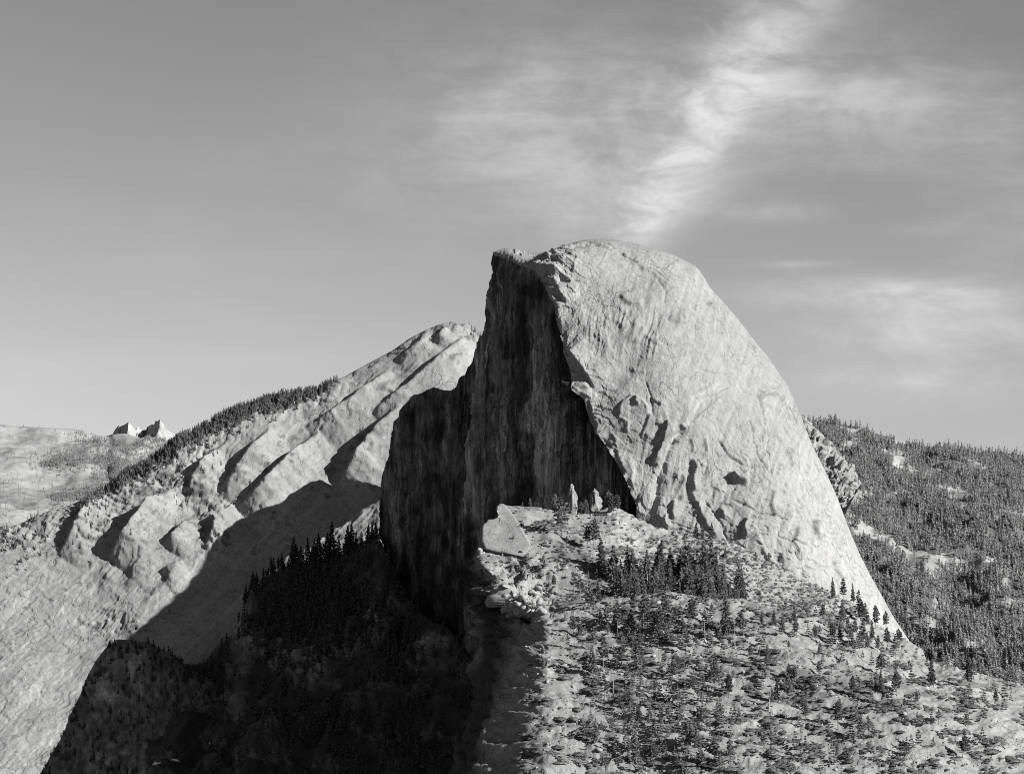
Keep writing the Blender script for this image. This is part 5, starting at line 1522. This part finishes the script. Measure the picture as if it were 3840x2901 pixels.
def build_scrub():
    rng = np.random.default_rng(61)
    r = RIDGE[3]; S = RIDGE[2]
    nearrows = np.where(r[:, 0] > .47)[0]

    def dens(px, py):
        c = shrub_density(px, py); v = fbm(pl(px / 60, py / 20, 8.0), 4)
        return sstep(v + (c - .5) * 1.6, -.1, .45) * (px > 2010 - .12 * (py - 2300)) * (px < 3860) * (py < 2900) + .02 * (px > 2000)
    pts = scatter(S, 300, dens, rng, nearrows)
    # big mats, one object each
    for p in pts:
        o = bpy.data.objects.new('shrub', SHRUB_ME[rng.integers(6)]); COL.objects.link(o)
        x, y = proj(p)
        w = rng.uniform(4.0, 9.5)
        o.location = p; o.scale = (w * rng.uniform(.9, 1.7), w * rng.uniform(.8, 1.2), w * rng.uniform(.32, .55)); o.rotation_euler = (0, 0, rng.uniform(-.5, .5))
        lab = ('wide ' if w > 7 else 'small ') + 'low dark shrub ' + where_on_ridge(x, y, 1); g = 'shrubs of the near slope'
        tag(o, lab, 'shrub', g)
    # the rest nobody could count
    p1 = scatter(S, 1900, dens, rng, nearrows); s1 = rng.uniform(1.5, 5.0, len(p1))
    farrows = np.where((r[:, 0] > .055) & (r[:, 0] < .44))[0]

    def dens3(px, py):
        c = shrub_density(px, py); v = fbm(pl(px / 60, py / 20, 8.0), 4) + .35 * fbm(pl(px / 14, py / 6, 3.3), 3)
        return (sstep(v + (c - .5) * 1.6, .0, .45) + .10 + .55 * sstep(px, 2450, 2600) * (1 - sstep(py, 2300, 2350))) * (px > 1800) * (px < 3600)
    p2 = scatter(S, 4600, dens3, rng, farrows); s2 = rng.uniform(1.3, 4.0, len(p2))
    pp = np.concatenate([p1, p2]); ss = np.concatenate([s1, s2])
    V, Q = stamp(LOW_SHRUB, pp, np.stack([ss * 1.35, ss * .6], -1), rng)
    o = link('ridge_shrubbery', raw_mesh('ridge_shrubbery', V, quads=Q, smooth=False), M_SHRUB)
    tag(o, 'low scrub spread over the sunlit ridge', 'shrubs', kind='stuff')


def boulder(p, s, rng, label, group, name='boulder', sink=.25):
    o = bpy.data.objects.new(name, ROCK_ME[rng.integers(len(ROCK_ME))]); COL.objects.link(o)
    o.scale = s if hasattr(s, '__len__') else (s * rng.uniform(.8, 1.25), s * rng.uniform(.8, 1.25), s * rng.uniform(.6, 1.0))
    o.location = (p[0], p[1], p[2] + o.scale[2] * (.5 - sink)); o.rotation_euler = (rng.uniform(-.3, .3), rng.uniform(-.3, .3), rng.uniform(0, 6.28))
    tag(o, label, 'boulder', group); return o


def build_boulders():
    rng = np.random.default_rng(71)
    for k in range(26):       # the heap at the cliff edge below the slab
        x = rng.uniform(1782, 1890); y = 2052 + rng.uniform(-14, 26) + .12 * (x - 1830)
        boulder(on_ridge(max(x, 1800), y), rng.uniform(2.5, 6.5), rng, 'pale boulder in the heap at the cliff edge under the smooth slab', 'boulders heaped at the cliff edge')
    for k in range(48):       # crags over the gully
        x = rng.uniform(1880, 2040); y = 2240 + rng.uniform(-45, 60)
        boulder(on_ridge(x, y), rng.uniform(2.5, 7.5) if k > 14 else rng.uniform(5, 7), rng, 'rough boulder among crags above the dark gully at the cliff edge', 'boulders above the gully')
    S = RIDGE[2]; r = RIDGE[3]
    far = np.where((r[:, 0] > .06) & (r[:, 0] < .3))[0]
    for p in scatter(S, 70, lambda px, py: (np.exp(-((px - 2230) / 110) ** 2 - ((py - 1960) / 50) ** 2) + .5 * np.exp(-((px - 2960) / 200) ** 2 - ((py - 2200) / 60) ** 2) + .1) * (px > 1900) * (px < 3300), rng, far):
        boulder(p, rng.uniform(2.0, 5.5), rng, 'pale boulder in the talus along the foot of the dome', 'talus boulders at the foot of the dome')
    near = np.where(r[:, 0] > .47)[0]
    for p in scatter(S, 80, lambda px, py: (.3 + np.exp(-((px - 2100) / 90) ** 2 - ((py - 2560) / 60) ** 2) + np.exp(-((px - 2860) / 90) ** 2 - ((py - 2290) / 25) ** 2) + np.exp(-((px - 3450) / 90) ** 2 - ((py - 2520) / 40) ** 2)) * (px > 1930) * (px < 3850) * (py < 2890), rng, near):
        boulder(p, rng.uniform(1.6, 4.5), rng, 'weathered boulder lying on sand and slab of the near slope', 'boulders of the near slope')
    # fine rubble: too small to pick apart
    allr = np.where(r[:, 0] > .06)[0]
    T = [make_rock(760 + k, 1) for k in range(4)]
    pts = scatter(S, 2600, lambda px, py: (.3 + np.exp(-((px - 2230) / 150) ** 2 - ((py - 1970) / 60) ** 2) + .8 * np.exp(-((px - 2960) / 240) ** 2 - ((py - 2180) / 70) ** 2)) * (px > 1850) * (px < 3850), rng, allr)
    s = rng.uniform(.7, 2.2, len(pts))
    V, Q = stamp(T, pts, np.stack([s, s * .8], -1), rng)
    me = raw_mesh('rubble', V, tris=Q, smooth=False, attrs={'tone': np.ones(len(V)), 'veg': np.zeros(len(V))})
    tag(link('rubble', me, M_BOULDER), 'loose pale rubble over the sunlit ridge', 'rubble', kind='stuff')


build_scrub()
build_boulders()


def build_slab():
    """the tilted smooth slab that ends the ridge at the cliff"""
    out = [(1876, 1888), (1866, 1892), (1860, 1902), (1868, 1925), (1866, 1938), (1852, 1946), (1830, 1946), (1824, 1958), (1812, 1962), (1806, 1978), (1805, 2030), (1820, 2060), (1860, 2070), (1900, 2075), (1960, 2085), (1996, 2050), (1975, 2010), (1952, 1972), (1930, 1935), (1905, 1903), (1888, 1888)]
    P = np.asarray(out, float)
    # plane tipped towards the valley, a touch in front of the ridge it is part of
    def dep(x, y): return 3604 - .74 * (y - 1888) - .1 * (x - 1860)
    front = unproj(P[:, 0], P[:, 1], dep(P[:, 0], P[:, 1]))
    n = len(P)
    # finely divided face
    c = P.mean(0); rings = 14; V = []; T = []
    for k in range(rings + 1):
        q = c + (P - c) * (k / rings)
        D = dep(q[:, 0], q[:, 1]) + 1.2 * fbm(pl(q[:, 0] / 30, q[:, 1] / 30, 2.0), 3) * (k < rings) - 3.5 * (k < rings)
        V.append(unproj(q[:, 0], q[:, 1], D))
    V.append(front + np.array([6, 40, -8.])); V.append(front + np.array([20, 90, -60.]))
    V = np.concatenate(V); Q = []
    for k in range(rings + 2):
        for j in range(n):
            Q.append((k * n + j, k * n + (j + 1) % n, (k + 1) * n + (j + 1) % n, (k + 1) * n + j))
    me = raw_mesh('granite_slab', V, quads=np.array(Q), smooth=False, attrs={'tone': np.clip(.86 + .16 * fbm(V / 18, 4), .6, 1.1), 'veg': np.zeros(len(V))})
    tag(link('granite_slab', me, M_SLAB), 'large smooth pale granite slab tilted at the cliff edge', 'rock slab')


def build_pinnacle(name, label, x, ytop, ybot, w, D, seed, lean=0.0):
    """a free-standing blade of jointed rock, broader at the foot"""
    V, T = make_rock(seed, 4)
    m = D / F
    hz = (ybot - ytop) * m / 2; z = V[:, 2] / np.abs(V[:, 2]).max()
    z = np.sign(z) * np.abs(z) ** .7
    rl = np.linalg.norm(V[:, :2], axis=1); V[:, :2] *= (np.clip(rl, .45, 1.3) / np.maximum(rl, 1e-6))[:, None] * np.where(rl < .12, rl / .12, 1)[:, None]
    tp = np.interp(z, [-1, -.3, .4, .8, 1], [1.2, 1.0, .74, .55, .35]) * (1 + .25 * fbm(np.stack([z * 3, z * 0 + seed, z * 0], -1), 3))
    V = np.stack([V[:, 0] * w * m / 2 * tp + lean * z * hz, V[:, 1] * w * m / 2 * .9 * tp, z * hz], -1)
    nz = np.array([1, 1, .22])
    q = fbm(V * nz / 5 + seed, 3) * 2; st = np.floor(q)
    rad = V * np.array([1, 1, 0]); rad /= np.maximum(np.linalg.norm(rad, axis=1, keepdims=True), 1e-6)
    V = V + rad * (2.2 * (st + sstep(q - st, 0, .15)) + .7 * fbm(V / 3 + seed, 3))[:, None]
    me = raw_mesh(name, V, tris=T, smooth=False, attrs={'tone': np.clip(.62 + .35 * fbm(V * nz / 5 + 3, 3), .3, 1.1), 'veg': np.zeros(len(V))})
    o = link(name, me, M_BOULDER)
    o.location = unproj(np.array([x]), np.array([(ytop + ybot) / 2]), np.array([D]))[0]
    tag(o, label, 'rock')


build_slab()
build_pinnacle('rock_pinnacle', 'narrow sunlit rock pinnacle standing against the dark cliff', 2147, 1792, 1945, 28, 3760, 811)
build_pinnacle('rock_flake', 'low blocky sunlit rock at the foot of the dark arch', 2232, 1830, 1925, 50, 3750, 831)
